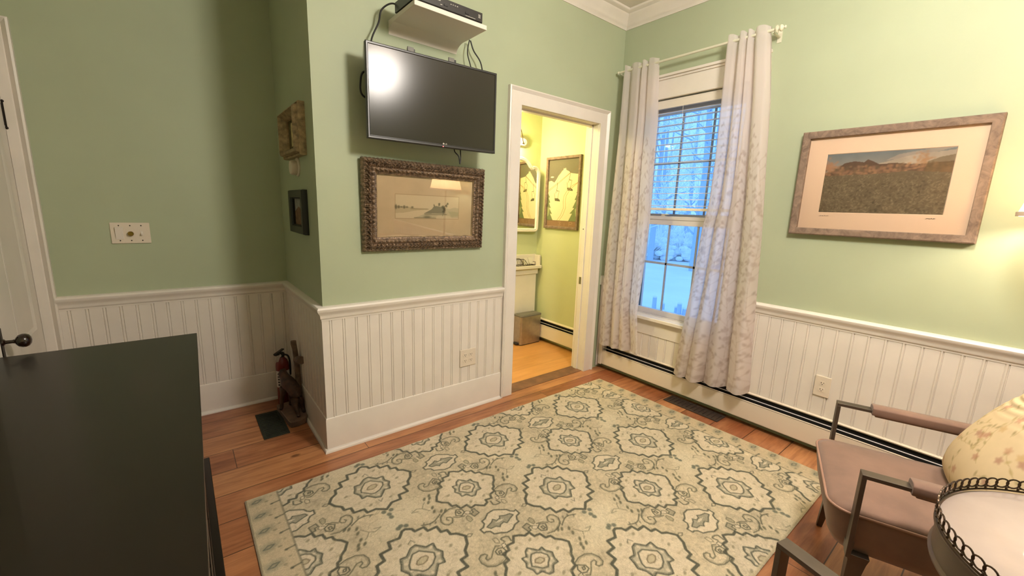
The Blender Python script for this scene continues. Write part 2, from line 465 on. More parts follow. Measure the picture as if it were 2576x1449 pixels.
# bathroom
struct(MB().box(.07, .18, 0.0, 1.12, 0, ZC).build('wall_bathroom_side', 'bathwall', smooth=0))
struct(MB().box(LX + .11, .07, 1.0, 1.12, 0, ZC).build('wall_bathroom_back', 'bathwall', smooth=0))
struct(MB().box(LX + .11, -1.045, .11, .118, 0, ZC).box(-.239, .07, .11, .118, 0, ZC).box(-1.045, -.239, .11, .118, 2.035, ZC).build('wall_bathroom_front', 'bathwall', smooth=0))
struct(MB().box(LX + .11, LX + .12, .118, 1.0, 0, ZC).build('wall_bathroom_end', 'bathwall', smooth=0))

struct(MB().box(LX + .12, .07, .128, 1.0, 0, .0025).build('floor', 'bathfloor', smooth=0))
# ---- beadboard wainscot
def beadboard(p0, p1, z0, z1, nrm, phase=0.0, pitch=.067, off=.011):
    p0 = Vector((*p0, 0)); p1 = Vector((*p1, 0)); L = (p1 - p0).length; d = (p1 - p0) / L; n = Vector((*nrm, 0))
    prof = []; s = -phase
    cuts = [(-.0105, 0), (-.0085, -.0025), (-.0065, .0002), (-.004, .0022), (-.0012, .0022), (.0012, .0), (.003, -.0048), (.005, -.0048), (.0068, 0)]
    prof.append((0, 0))
    while s < L + pitch:
        for a, h in cuts:
            q = s + a
            if 0 < q < L: prof.append((q, h))
        s += pitch
    prof.append((L, 0)); vs = []
    for q, h in prof:
        P = p0 + d * q + n * (off + h)
        vs.append((P.x, P.y, z0)); vs.append((P.x, P.y, z1))
    m = MB(); N = len(prof)
    m.add(vs, [(2 * i, 2 * i + 2, 2 * i + 3, 2 * i + 1) for i in range(N - 1)])
    return m
def wains(name, *a, **k):
    o = beadboard(*a, **k).build(name, 'trim', smooth=0); struct(o); return o
wains('trim_wainscot_north', (LX - .011, 0), (-1.148, 0), .15, .77, (0, -1), phase=-.055 + .011)
wains('trim_wainscot_corner', (-.08, 0), (0, 0), .02, .77, (0, -1), phase=-.03)
wains('trim_wainscot_alcove_side', (LX, D), (LX, -.011), .15, .77, (-1, 0), phase=-.03)
wains('trim_wainscot_alcove_back', (-3.41, D), (LX, D), .15, .77, (0, -1), phase=-.05)
wains('trim_wainscot_east', (0, -1.07), (0, YS), .212, .77, (-1, 0), phase=-.025, pitch=.0695)
wains('trim_wainscot_under_window', (0, -.168), (0, -1.07), .212, .45, (-1, 0), phase=-.032, pitch=.0695)
wains('trim_wainscot_beside_window', (0, -.0), (0, -.168), .212, .77, (-1, 0), phase=-.05, pitch=.0695)

# ---- chair rail, baseboard, crown, shoe
RAIL = [(0, .748), (.013, .748), (.0135, .757), (.017, .760), (.019, .766), (.019, .774), (.022, .784), (.029, .794), (.034, .803), (.035, .813), (.031, .820), (.026, .823), (0, .825)]
struct(MB().sweep(RAIL, [(-1.148, 0), (LX, 0), (LX, D), (-3.4, D)]).build('trim_chair_rail', 'trim'))
struct(MB().sweep(RAIL, [(0, YS), (0, -1.09)]).build('trim_chair_rail_east', 'trim'))
struct(MB().sweep(RAIL, [(0, -.155), (0, 0), (-.085, 0)]).build('trim_chair_rail_corner', 'trim'))
BB = [(0, 0), (.017, 0), (.017, .188), (.0155, .196), (.012, .199), (0, .199)]
struct(MB().sweep(BB, [(-1.148, 0), (LX, 0), (LX, D), (-3.4, D)]).build('baseboard_north', 'trim'))
SH = [(.017, 0), (.030, 0), (.030, .006), (.027, .013), (.022, .018), (.017, .020)]
struct(MB().sweep(SH, [(-1.148, 0), (LX, 0), (LX, D), (-3.4, D)]).build('trim_quarter_round', 'trim'))
CR = [(0, 2.752), (.006, 2.752), (.010, 2.762), (.020, 2.770), (.028, 2.786), (.042, 2.806), (.060, 2.824), (.066, 2.836), (.080, 2.842), (.090, 2.848), (.092, 2.86), (0, 2.86)]
struct(MB().sweep(CR, [(0, YS), (0, 0), (LX, 0), (LX, D), (XW, D)]).build('trim_crown', 'trim'))

# ---- bathroom doorway casing and jamb
def casing(name, xa, xb, ztop, width, ylift=0, parent=None, top=True):
    # three-sided casing around opening xa..xb (x), up to ztop, outer band moulding
    PR = [(0, 0), (0, .018), (width - .030, .018), (width - .026, .014), (width - .020, .020), (width - .008, .030), (width, .026), (width, 0)]
    m = MB()
    path = [(xa, 0), (xa, ztop), (xb, ztop), (xb, 0)]
    vs = []
    for i, (x, z) in enumerate(path):
        sx = -1 if i < 2 else 1; sz = 1 if i in (1, 2) else 0
        for d, h in PR: vs.append((x + sx * d, ylift - h, z + sz * d))
    n = len(PR); fs = []
    for i in range(3):
        for k in range(n):
            k2 = (k + 1) % n; fs.append((i * n + k, (i + 1) * n + k, (i + 1) * n + k2, i * n + k2))
    fs.append(tuple(range(n))); fs.append(tuple(3 * n + k for k in range(n)))
    m.add(vs, fs); return m
struct(casing('c', -1.04, -.244, 2.03, .105).build('trim_door_casing', 'trim'))
j = MB(); j.box(-1.052, -1.038, .0, .125, 0, 2.032); j.box(-.246, -.232, .0, .125, 0, 2.032); j.box(-1.04, -.244, .0, .125, 2.028, 2.044)
j.box(-.256, -.246, .055, .095, 0, 2.03); j.box(-1.038, -1.028, .055, .095, 0, 2.03); j.box(-1.04, -.246, .055, .095, 2.018, 2.03)
dj = struct(j.build('trim_door_jamb', 'trim', bevel=.001))
for z in (1.215, .785):
    MB().box(-.2575, -.2555, .066, .088, z - .03, z + .03).build('strike_plate' if z < 1 else 'latch_hole', 'chrome' if z < 1 else 'oldiron', dj) if z < 1 else MB().lathe([(.0001, 0), (.005, 0), (.005, .001)], (-.2563, .078, z), (-1, 0, 0), 12).build('latch_hole', 'dark', dj)

# ---- left closet doorway: casing on the alcove back wall, door leaf standing open
cm = casing('c', -4.12, -3.462, 2.075, .066, ylift=D)
struct(cm.build('trim_closet_casing', 'trim'))
XD = -3.463
leaf = MB()
y0, y1, z0, z1 = .235, .868, .008, 2.06
leaf.box(XD - .036, XD - .006, y0, y1, z0, z1)                     # core
def rim(m, ya, yb, za, zb): m.box(XD - .008, XD, ya, yb, za, zb)
st = .105
rim(leaf, y0, .466, z0, z1) ; rim(leaf, .762, y1, z0, z1)
rim(leaf, .466, .762, z0, .22); rim(leaf, .466, .762, .56, .685); rim(leaf, .466, .762, 1.94, z1)
d1 = struct(leaf.build('door_1', 'trim', bevel=.0015))
for za, zb in ((.22, .56), (.685, 1.94)):
    mm = MB(); pr = [(0, .001), (.006, .0035), (.012, .001), (.026, -.006), (.026, -.008), (0, -.008)]
    mm.frame(.466, .762, za, zb, pr, lambda a, z, h: (XD + h, a, z))
    mm.box(XD - .0062, XD - .004, .49, .738, za + .024, zb - .024).build('panel_moulding', 'trim', d1)
h = MB(); h.box(XD + .0, XD + .003, .852, .866, 1.66, 1.76); h.tube([(XD + .003, .864, 1.655), (XD + .003, .864, 1.765)], .0042, 10)
h.sphere((XD + .004, .864, 1.77), .007, 8, 6).sphere((XD + .004, .864, 1.65), .007, 8, 6)
h.build('hinge', 'oldiron', d1)
pl_ = MB(); pl_.box(XD, XD + .004, .236, .262, .66, .82)
esc = pl_.build('escutcheon', 'oldiron', d1, bevel=.002)
kb = MB(); ky, kz = .25, .762
kb.lathe([(.014, .003), (.013, .008), (.0075, .012), (.007, .030), (.009, .036), (.016, .040), (.0245, .047), (.028, .057), (.0275, .066), (.023, .075), (.013, .081), (.0001, .083)], (XD, ky, kz), (1, 0, 0), 28)
kb.build('door_knob', 'knob', d1, label='dark brown round mineral door knob')

# ---- window_1
wn = MB()
gx = .06
def sash(m, y0, y1, z0, z1, x, stile, top, bot, cols, rows, fz=.03):
    m.box(x - fz / 2, x + fz / 2, y0, y0 - stile, z0, z1); m.box(x - fz / 2, x + fz / 2, y1 + stile, y1, z0, z1)
    m.box(x - fz / 2, x + fz / 2, y0 - stile, y1 + stile, z0, z0 + bot); m.box(x - fz / 2, x + fz / 2, y0 - stile, y1 + stile, z1 - top, z1)
win = MB()
win.box(.02, .15, WY0, WY0 - .02, WZ0, WZ1); win.box(.02, .15, WY1 + .02, WY1, WZ0, WZ1); win.box(.02, .15, WY0, WY1, WZ1 - .045, WZ1)
win.box(.03, .17, WY0, WY1, WZ0 - .01, WZ0 + .022)
W1 = struct(win.build('window_1', 'sash', bevel=.0015))
low = MB(); sash(low, -.268, -.977, .567, 1.34, .062, .022, .062, .042, 3, 2); low.box(.042, .085, -.268, -.977, 1.318, 1.345)
ls = low.build('lower_sash', 'sash', W1, bevel=.002)
up = MB(); sash(up, -.268, -.977, 1.30, 2.145, .10, .022, .055, .062, 3, 2)
us = up.build('upper_sash', 'sash', W1, bevel=.002)
mu = MB()
for y in (-.508, -.735): mu.box(.057, .067, y - .0068, y + .0068, .609, 1.278)
mu.box(.057, .067, -.29, -.955, .972, .989); mu.build('muntins', 'muntin', ls)
mu = MB()
for y in (-.508, -.742): mu.box(.095, .105, y - .0068, y + .0068, 1.362, 2.09)
mu.box(.095, .105, -.29, -.955, 1.732, 1.749); mu.build('muntins', 'muntin', us)
MB().box(.061, .063, -.289, -.956, .607, 1.28).build('pane', 'glass', ls, smooth=0)
MB().box(.099, .101, -.289, -.956, 1.36, 2.092).build('pane', 'glass', us, smooth=0)
lk = MB(); lk.lathe([(.022, 0), (.024, .006), (.018, .012), (.006, .016)], (.063, -.45, 1.345), (0, 0, 1), 16); lk.box(.04, .06, -.44, -.50, 1.354, 1.362)
lk.build('sash_lock', 'whiteplastic', W1)
jl = MB(); jl.box(.03, .12, WY0 - .0195, WY0 - .0235, WZ0 + .02, WZ1 - .05); jl.box(.03, .12, WY1 + .0195, WY1 + .0235, WZ0 + .02, WZ1 - .05)
jl.build('jamb_liner', 'jamb', W1, smooth=0)
# casing, stool and apron
c2 = MB()
c2.box(-.018, 0, -.165, WY0 + .004, .555, WZ1); c2.box(-.018, 0, WY1 - .004, -1.08, .555, WZ1)
c2.box(-.02, 0, -.165, -1.08, WZ1, 2.315)
c2.sweep([(0, 0), (0, 0)], [(0, 0), (1, 0)]) if False else None
c2.box(-.03, 0, -.158, -1.087, 2.315, 2.330); c2.box(-.045, 0, -.150, -1.095, 2.330, 2.347); c2.box(-.024, 0, -.162, -1.083, 2.185, 2.197)
struct(c2.build('trim_window_casing', 'trim', bevel=.002))
struct(MB().box(-.055, .045, -.14, -1.105, .532, .560).build('trim_window_stool', 'trim', bevel=.006, bseg=3))
struct(MB().box(-.018, 0, -.165, -1.08, .41, .532).build('trim_window_apron', 'trim', bevel=.003))

# ---- blind
bl = thing('window_blind', 'white horizontal slat blind lowered over the upper half of the window', 'blind', (.022, -.622, 2.185))
MB().box(.0, .045, -.262, -.983, 2.125, 2.178).build('headrail', 'whiteplastic', bl, bevel=.003)
MB().box(-.006, .002, -.262, -.983, 2.118, 2.165).build('valance', 'whiteplastic', bl, bevel=.002)
sl = MB(); z = 2.088; k = 0
while z > 1.42:
    tilt = .03
    for i in range(4):
        a0 = -.5 + i / 4; a1 = -.5 + (i + 1) / 4
        P = []
        for a in (a0, a1):
            zz = z + .003 * (1 - (2 * a) ** 2) + a * .049 * tilt; P.append((.024 + a * .046, zz))
        sl.add([(P[0][0], -.279, P[0][1]), (P[1][0], -.279, P[1][1]), (P[1][0], -.966, P[1][1]), (P[0][0], -.966, P[0][1]),
                (P[0][0], -.279, P[0][1] + .0022), (P[1][0], -.279, P[1][1] + .0022), (P[1][0], -.966, P[1][1] + .0022), (P[0][0], -.966, P[0][1] + .0022)],
               [(0, 3, 2, 1), (4, 5, 6, 7), (0, 1, 5, 4), (1, 2, 6, 5), (2, 3, 7, 6), (3, 0, 4, 7)])
    z -= .0445; k += 1
slo = sl.build('slats', 'whiteplastic', bl, smooth=0)
MB().box(.0, .048, -.279, -.966, z + .012, z + .030).build('bottom_rail', 'whiteplastic', bl, bevel=.002)
cd = MB()
for y in (-.34, -.90):
    for x in (.0005, .0465): cd.tube([(x, y, 2.125), (x, y, z + .03)], .0009, 5)
cd.tube([(-.004, -.36, 2.13), (-.006, -.362, 1.62)], .0011, 5); cd.tube([(-.004, -.55, 2.16), (-.012, -.56, 2.02), (-.004, -.575, 2.0)], .0011, 5)
cd.build('cords', 'whiteplastic', bl)

# ---- baseboard heaters
def heater(name, label, x, ya, yb, xs=-1, zt=.225):
    t = thing(name, label, 'heater', (x, (ya + yb) / 2, 0))
    s = xs
    b = MB()
    b.prism([(0, zt), (0, zt - .012), (.004, zt - .012)] + [(.020, zt - .018), (.024, zt - .010)], lambda p: (x + s * p[0], ya, p[1]), lambda p: (x + s * p[0], yb, p[1]))
    b.box(x, x + s * .004, ya, yb, .03, zt - .01)
    b.build('back_cover', 'heater', t, bevel=.001)
    f = MB(); f.box(x + s * .064, x + s * .068, ya, yb, .052, zt - .052); f.box(x + s * .058, x + s * .068, ya, yb, zt - .056, zt - .050); f.box(x + s * .055, x + s * .068, ya, yb, .050, .055)
    f.build('front_panel', 'heater', t, bevel=.001)
    d = MB(); d.obox((x + s * .041, (ya + yb) / 2, zt - .036), (1, 0, .3), (0, 1, 0), (-.3, 0, 1), .0028, abs(ya - yb) / 2, .001); d.build('damper', 'sash', t)
    e = MB(); e.box(x + s * .008, x + s * .058, ya, yb, .075, .140); e.build('fin_element', 'dark', t)
    inner = MB().box(x + s * .0045, x + s * .0065, ya, yb, .03, zt - .02); inner.build('back_plate', 'dark', t)
    return t
ht = heater('baseboard_heater', 'long cream baseboard heater under the window along the right wall', 0, -.062, YS + .02)
ec = MB(); ec.box(0, -.076, -.030, -.062, .045, .24); ec.build('end_cap', 'heater', ht, bevel=.003)
hb = heater('baseboard_heater', 'short cream baseboard heater in the bathroom beside the step bin', .07, .97, .13, zt=.235)

# ---- outlets and switch plate
def outlet(name, label, c, u, n, gangs, w, h):
    # c centre on wall, u = horizontal unit vector, n = room normal
    c = Vector(c); u = Vector(u); n = Vector(n); Z = Vector((0, 0, 1))
    t = thing(name, label, 'outlet', c, 'outlet plates on the white beadboard')
    MB().obox(c + n * .004, u, n, Z, w / 2, .004, h / 2).build('cover_plate', 'almond', t, bevel=.003, bseg=3)
    for g in range(gangs):
        gx_ = (g - (gangs - 1) / 2) * .046
        for sz in (-1, 1):
            cc = c + u * gx_ + Z * (.0195 * sz) + n * .0075
            m = MB(); poly = []
            for k in range(24):
                a = 2 * PI * k / 24; poly.append((.0172 * math.cos(a), max(-.0125, min(.0125, .0172 * math.sin(a)))))
            m.prism(poly, lambda p: cc + u * p[0] + Z * p[1], lambda p: cc + u * p[0] + Z * p[1] + n * .002)
            s_ = m.build('socket', 'almond', t)
            q = MB()
            q.obox(cc + n * .0022 + u * -.0062 + Z * .003, u, n, Z, .0013, .0003, .0042)
            q.obox(cc + n * .0022 + u * .0062 + Z * .003, u, n, Z, .0011, .0003, .0035)
            q.lathe([(.0001, .0), (.0024, .0), (.0024, .0004)], cc + n * .002 + Z * -.0065, n, 10)
            q.build('slots', 'dark', s_)
    return t
outlet('wall_outlet', 'four-socket ivory outlet plate on the beadboard beside the bathroom doorway', (-1.429, -.0115, .370), (1, 0, 0), (0, -1, 0), 2, .123, .117)
outlet('wall_outlet', 'single duplex ivory outlet plate on the beadboard under the landscape photograph', (-.0115, -1.626, .402), (0, -1, 0), (-1, 0, 0), 1, .077, .122)

sp = thing('switch_plate', 'three-gang ivory switch plate with a brass dimmer knob on the dim alcove wall', 'light switch', (-3.077, D, 1.153))
MB().box(-3.159, -2.995, D - .006, D, 1.096, 1.210).build('cover_plate', 'almond', sp, bevel=.003, bseg=3)
rk = MB(); rk.obox((-3.123, D - .008, 1.153), (1, 0, 0), (0, 1, .12), (0, -.12, 1), .0165, .004, .033); rk.build('rocker', 'whiteplastic', sp, bevel=.001)
kn = MB(); kn.lathe([(.013, 0), (.0135, .004), (.012, .014), (.009, .017), (.0001, .017)], (-3.077, D - .006, 1.150), (0, -1, 0), 24); kn.build('dimmer_knob', 'brass', sp)
tg = MB(); tg.box(-3.036, -3.026, D - .007, D - .006, 1.141, 1.165); tg.obox((-3.031, D - .012, 1.149), (1, 0, 0), (0, 1, .5), (0, -.5, 1), .0035, .008, .004); tg.build('toggle', 'whiteplastic', sp, bevel=.0008)
for x in (-3.123, -3.077, -3.031):
    for z in (1.112, 1.194): MB().lathe([(.0001, 0), (.0032, 0), (.0026, .0012), (.0001, .0014)], (x, D - .006, z), (0, -1, 0), 10).build('screw', 'oldiron', sp)
# worn threshold board in the bathroom doorway
struct(MB().box(-1.038, -.246, .002, .128, 0, .0035).build('trim_threshold', mat('worn_threshold', (118, 82, 60), .5, var=.22, vscale=9), bevel=.001))

# ================================================================== FLOOR THINGS
# ---- rug
RX0, RX1, RY0, RY1 = -2.747, -.262, -1.80, -.208
RUG = {
 'A_out': [(6,194),(29,179),(34,160),(74,159),(79,130),(120,129),(120,92),(146,87),(147,58),(169,45),(191,13),(176,-26),(150,-50),(143,-76),(114,-78),(118,-120),(74,-119),(69,-150),(26,-149),(-9,-178),(-48,-147),(-85,-147),(-90,-119),(-133,-114),(-135,-77),(-162,-72),(-165,-44),(-188,-23),(-203,10),(-187,39),(-161,57),(-156,87),(-124,93),(-125,131),(-83,132),(-77,170),(-33,163),(-9,191)],
 'A_star': [(3,91),(32,57),(63,56),(59,26),(74,0),(62,-22),(58,-47),(33,-41),(1,-80),(-20,-72),(-47,-40),(-71,-44),(-72,-15),(-88,13),(-78,35),(-72,60),(-47,57),(-17,87)],
 'A_ring': [(-25,57),(2,57),(26,34),(46,15),(41,-7),(18,-30),(-8,-41),(-28,-38),(-46,-17),(-62,-3),(-58,16),(-42,39)],
 'A_eye': [(-33,5),(-25,16),(-5,24),(15,19),(18,8),(6,-4),(-12,-9),(-30,-2)],
 'A_blob': [(117,6),(-131,9),(45,129),(-48,125),(39,-108),(-57,-110)],
 'A_hook1': [(-17,113),(-1,126),(9,106)],
 'A_hook2': [(-16,-96),(-10,-114),(4,-96)],
 'A_tre': [(-1,222),(18,211),(-15,215),(-27,-188),(5,-192),(-12,-214),(-11,-235)],
 'A_loops': [(-219,8),(207,6)],
 'B_out': [(-12,158),(10,148),(28,132),(54,134),(59,106),(86,102),(91,72),(114,67),(119,43),(139,25),(154,0),(136,-32),(115,-50),(107,-71),(94,-77),(90,-98),(59,-104),(50,-130),(20,-123),(17,-142),(-6,-151),(-38,-123),(-63,-128),(-69,-100),(-102,-102),(-109,-71),(-127,-67),(-131,-36),(-154,-19),(-168,3),(-153,31),(-132,51),(-126,72),(-102,75),(-101,112),(-71,112),(-64,135),(-33,132)],
 'B_star': [(-7,74),(9,57),(22,39),(43,43),(43,24),(59,2),(47,-23),(46,-43),(23,-42),(0,-66),(-16,-64),(-31,-38),(-54,-36),(-53,-17),(-65,7),(-54,25),(-55,47),(-36,43),(-22,66)],
 'B_ring': [(-13,43),(5,40),(24,27),(36,4),(32,-14),(15,-25),(1,-39),(-20,-31),(-35,-13),(-48,0),(-35,21),(-24,34)],
 'B_eye': [(-27,5),(-17,16),(5,13),(15,-2),(6,-11),(-13,-10)],
 'B_blob': [(93,3),(-106,4),(31,103),(-42,102),(31,-93),(-42,-94)],
 'scr1': [(-115,-83),(-147,-75),(-182,-84),(-206,-101),(-216,-124),(-211,-146),(-198,-158),(-177,-156),(-164,-136),(-169,-122),(-183,-116),(-190,-126),(-184,-134)],
 'scr1b': [(-158,-130),(-139,-146),(-114,-154)],
 'sq1': [(-118,-113),(-130,-113),(-128,-128),(-116,-128)],
 'hex1': [(-125,-99),(-103,-112),(-102,-133),(-123,-145),(-144,-130),(-137,-112)],
 'knot1': [(-105,-136),(-91,-132),(-81,-145),(-89,-154),(-103,-146)],
 'heart1': [(-70,-139),(-55,-139),(-50,-174),(-80,-181),(-86,-158),(-70,-157)],
 'leaf1': [(-102,-160),(-96,-178),(-97,-194),(-113,-199),(-119,-182),(-114,-164)],
 'squig': [(-293,-92),(-279,-98),(-266,-103),(-250,-105),(-234,-102),(-207,-87),(-198,-81)],
 'scr2': [(101,-88),(127,-80),(160,-83),(185,-98),(196,-125),(192,-149),(177,-159),(161,-155),(156,-144),(170,-135),(169,-124),(150,-124),(125,-147),(104,-161),(90,-152)],
 'hex2': [(97,-101),(121,-121),(121,-139),(102,-145),(84,-137),(83,-116)],
 'sq2': [(103,-121),(113,-122),(109,-132),(99,-131)],
 'knot2': [(68,-136),(82,-136),(78,-152),(65,-153)],
 'wave2': [(34,-145),(30,-170),(40,-178),(56,-180),(65,-177),(59,-158)],
 'leaf2': [(81,-164),(94,-174),(93,-197),(77,-196),(74,-178)],
 'C_out': [(60,34),(68,17),(81,5),(93,8),(93,-19),(72,-24),(60,-42),(59,-56),(34,-60),(10,-76),(-21,-75),(-43,-61),(-69,-50),(-75,-29),(-90,-20),(-101,-20),(-104,4),(-86,7),(-71,21),(-71,40),(-51,44),(-24,64),(9,67),(36,50)],
 'C_in': [(-73,-1),(-41,10),(-26,22),(-16,6),(3,9),(11,21),(30,11),(57,5),(65,-10),(44,-17),(13,-32),(4,-19),(-16,-24),(-26,-33),(-38,-20),(-63,-18)],
 'C_eye': [(-32,-4),(-8,4),(19,-3),(-6,-10)],
 'Y1': [(221,35),(243,4),(266,-10),(295,1),(266,9)],
 'Y2': [(244,3),(229,-19),(218,-28)],
 'lv': [(166,74),(182,66),(209,50),(204,23),(203,-18),(186,-40),(209,-48),(180,-58)],
 'dash': [(174,81),(199,94),(236,113),(260,109),(281,90)],
}

def paint_rug():
    cv = Canvas(RX1 - RX0, RY1 - RY0, .0032, (206, 193, 164))
    cv.noise(.06, .055); cv.noise(.012, .07)
    DK, MD, LT, CR = (74, 80, 68), (104, 104, 84), (140, 136, 112), (224, 211, 184)
    PX, PY = .7285, .531
    def P(name, o, flip=1): return [(o[0] + flip * a / 1000, o[1] + flip * b / 1000) for a, b in RUG[name]]
    for phase in (0, 1):
        for i in range(-1, 5):
            for j in range(-1, 5):
                A = (-2.243 + i * PX - RX0, -.460 - j * PY - RY0)
                B = (A[0] + PX / 2, A[1] - PY / 2); Cc = (A[0] + PX / 2, A[1] - .0)
                if phase == 0:
                    # soft cream haze patches between the medallions
                    for q in range(5):
                        cv.blob((A[0] + .1 * math.cos(q * 1.3), A[1] - .27 + .05 * math.sin(q * 2.1)), .09, .05, (224, 212, 182), .4, .6, 1.0)
                    cv.blob((A[0], A[1] - PY / 2), .09, .05, (220, 209, 180), .5, .6, .8)
                    for nm, o in (('A_out', A), ('B_out', B), ('C_out', Cc)): cv.fill(P(nm, o), CR, .88)
                    continue
                for nm, o, w_ in (('A_out', A, .0130), ('B_out', B, .0118), ('A_star', A, .0125), ('B_star', B, .0115)): cv.stroke(P(nm, o), w_, DK, .92, True)
                for nm in ('A', 'B'):
                    o = A if nm == 'A' else B; sp_ = P(nm + '_star', o); cv.fill(sp_, (168, 164, 142), .55); c0 = np.array(sp_).mean(0)
                    for q in sp_[::2]:
                        v_ = np.array(q) - c0; cv.blob(tuple(c0 + v_ * .80), .0075, .006, CR, .95, math.atan2(v_[1], v_[0]), .3)
                    cv.fill(P(nm + '_ring', o), CR, .95)
                    for q in P(nm + '_out', o)[::2]:
                        v_ = np.array(q) - np.array(o); cv.blob(tuple(np.array(o) + v_ * .86), .013, .010, (190, 178, 150), .35, 0, .8)
                    for q in range(9):
                        t_ = q * .698 + .3; cv.blob((o[0] + .118 * math.cos(t_), o[1] + .112 * math.sin(t_)), .009, .006, (176, 162, 130), .55, t_, .4)
                for nm, o in (('A_ring', A), ('B_ring', B)): cv.stroke(P(nm, o), .0070, DK, .85, True)
                for nm, o in (('A_eye', A), ('B_eye', B)):
                    cv.fill(P(nm, o), (190, 178, 146), .8); cv.stroke(P(nm, o), .0055, (134, 122, 98), .9, True)
                for b in P('A_blob', A) + P('B_blob', B): cv.blob(b, .010, .006, (148, 140, 112), .8, .5, .3)
                for b in P('A_tre', A): cv.blob(b, .011, .011, (110, 116, 102), .9, 0, .2)
                for b in P('A_loops', A):
                    cv.stroke([(b[0] - .016, b[1]), (b[0], b[1] + .009), (b[0] + .016, b[1]), (b[0], b[1] - .009)], .0045, DK, .8, True)
                for nm in ('A_hook1', 'A_hook2'): cv.stroke(P(nm, A), .0045, DK, .7)
                cv.stroke(P('C_out', Cc), .0076, DK, .9, True)
                cv.fill(P('C_in', Cc), (128, 130, 112), .7); cv.stroke(P('C_in', Cc), .0055, DK, .9, True); cv.fill(P('C_eye', Cc), CR, .9)
                for f in (1, -1):
                    for nm in ('scr1', 'scr1b', 'scr2'): cv.stroke(P(nm, B, f), .0056, (92, 94, 78), .92)
                    for nm in ('scr1', 'scr2'):
                        pp = np.array(P(nm, B, f)); c0 = pp.mean(0); cv.stroke([tuple(c0 + (q - c0) * .86) for q in pp], .0034, LT, .75)
                    for nm in ('sq1', 'hex1', 'hex2', 'sq2', 'knot1', 'knot2'): cv.stroke(P(nm, B, f), .0058, (80, 84, 70), .92, True)
                    for nm in ('knot1', 'knot2'): cv.fill(P(nm, B, f), CR, .9)
                    cv.fill(P('heart1', B, f), (130, 128, 108), .5); cv.stroke(P('heart1', B, f), .0055, DK, .85, True)
                    cv.fill(P('leaf1', B, f), (166, 160, 132), .7); cv.stroke(P('leaf1', B, f), .0035, MD, .9, True)
                    cv.stroke(P('leaf2', B, f), .0035, MD, .9, True); cv.stroke(P('wave2', B, f), .0075, DK, .8)
                    cv.stroke(P('squig', B, f), .0065, (88, 90, 74), .85)
                    for nm in ('Y1', 'Y2'): cv.stroke(P(nm, B, f), .0035, MD, .8)
                    for b in P('lv', B, f): cv.blob(b, .012, .0062, MD, .9, .9, .2)
                    for b in P('dash', B, f): cv.blob(b, .009, .004, (104, 106, 92), .75, .9, .2)
    rq = random.Random(9)
    for k in range(2200):            # faint worn tracery all over the ground
        a, b = rq.random() * cv.w, rq.random() * cv.h; d = rq.random() * 6.28; pp = [(a, b)]
        for i in range(5): d += rq.uniform(-.9, .9); a += .007 * math.cos(d); b += .007 * math.sin(d); pp.append((a, b))
        cv.stroke(pp, .0028, (136, 130, 104), .34)
    # end borders
    for side in (0, 1):
        X = (lambda v: v) if side == 0 else (lambda v: cv.w - v)
        x_in = .128
        cv.fill([(X(0), 0), (X(x_in), 0), (X(x_in), cv.h), (X(0), cv.h)], (206, 190, 158), .94)
        cv.stroke([(X(x_in), 0), (X(x_in), cv.h)], .007, (128, 126, 106), .8)
        y = cv.h - .042
        while y > 0:
            for q in range(3): cv.blob((X(.042), y), .034, .022, (146, 146, 124), .3, .3, .9)
            cv.stroke([(X(.022), y - .006), (X(.04), y + .009), (X(.062), y + .006), (X(.044), y - .009)], .0055, (104, 112, 100), .85, True)
            cv.stroke([(X(.094), y - .050), (X(.126), y - .046)], .008, (98, 100, 84), .8); cv.blob((X(.094), y - .051), .007, .006, (98, 100, 84), .8)
            cv.blob((X(.078), y - .02), .008, .006, (140, 136, 112), .7); cv.blob((X(.10), y + .012), .006, .005, (150, 146, 120), .6)
            y -= .106
    e = .010
    for pts in ([(0, e / 2), (cv.w, e / 2)], [(0, cv.h - e / 2), (cv.w, cv.h - e / 2)], [(e / 2, 0), (e / 2, cv.h)], [(cv.w - e / 2, 0), (cv.w - e / 2, cv.h)]):
        cv.stroke(pts, e, (206, 194, 160), .95)
    cv.noise(.006, .05); cv.noise(.25, .02); cv.a *= .93
    return cv
cv = paint_rug()
M['rug'] = vcol_mat('woven_rug', .95, .1, bump=.6, bscale=420, bdist=.002, sheen=.15, fibre=.35)
rug = thing('area_rug', 'large cream and sage patterned rug with scalloped medallions on the wood floor', 'rug', ((RX0 + RX1) / 2, (RY0 + RY1) / 2, 0))
def rugfn(U, V):
    e = np.minimum(np.minimum(U, cv.w - U), np.minimum(V, cv.h - V))
    return RX0 + U, RY0 + V, .011 - .006 * np.clip(1 - e / .006, 0, 1) + .0006 * np.sin(U * 40) * np.sin(V * 33)
grid_obj(cv, rugfn, 'pile', M['rug'], rug)
MB().box(RX0 + .002, RX1 - .002, RY0 + .002, RY1 - .002, .0005, .0055).build('backing', mat('rug_backing', (176, 160, 128), .95), rug, smooth=0)

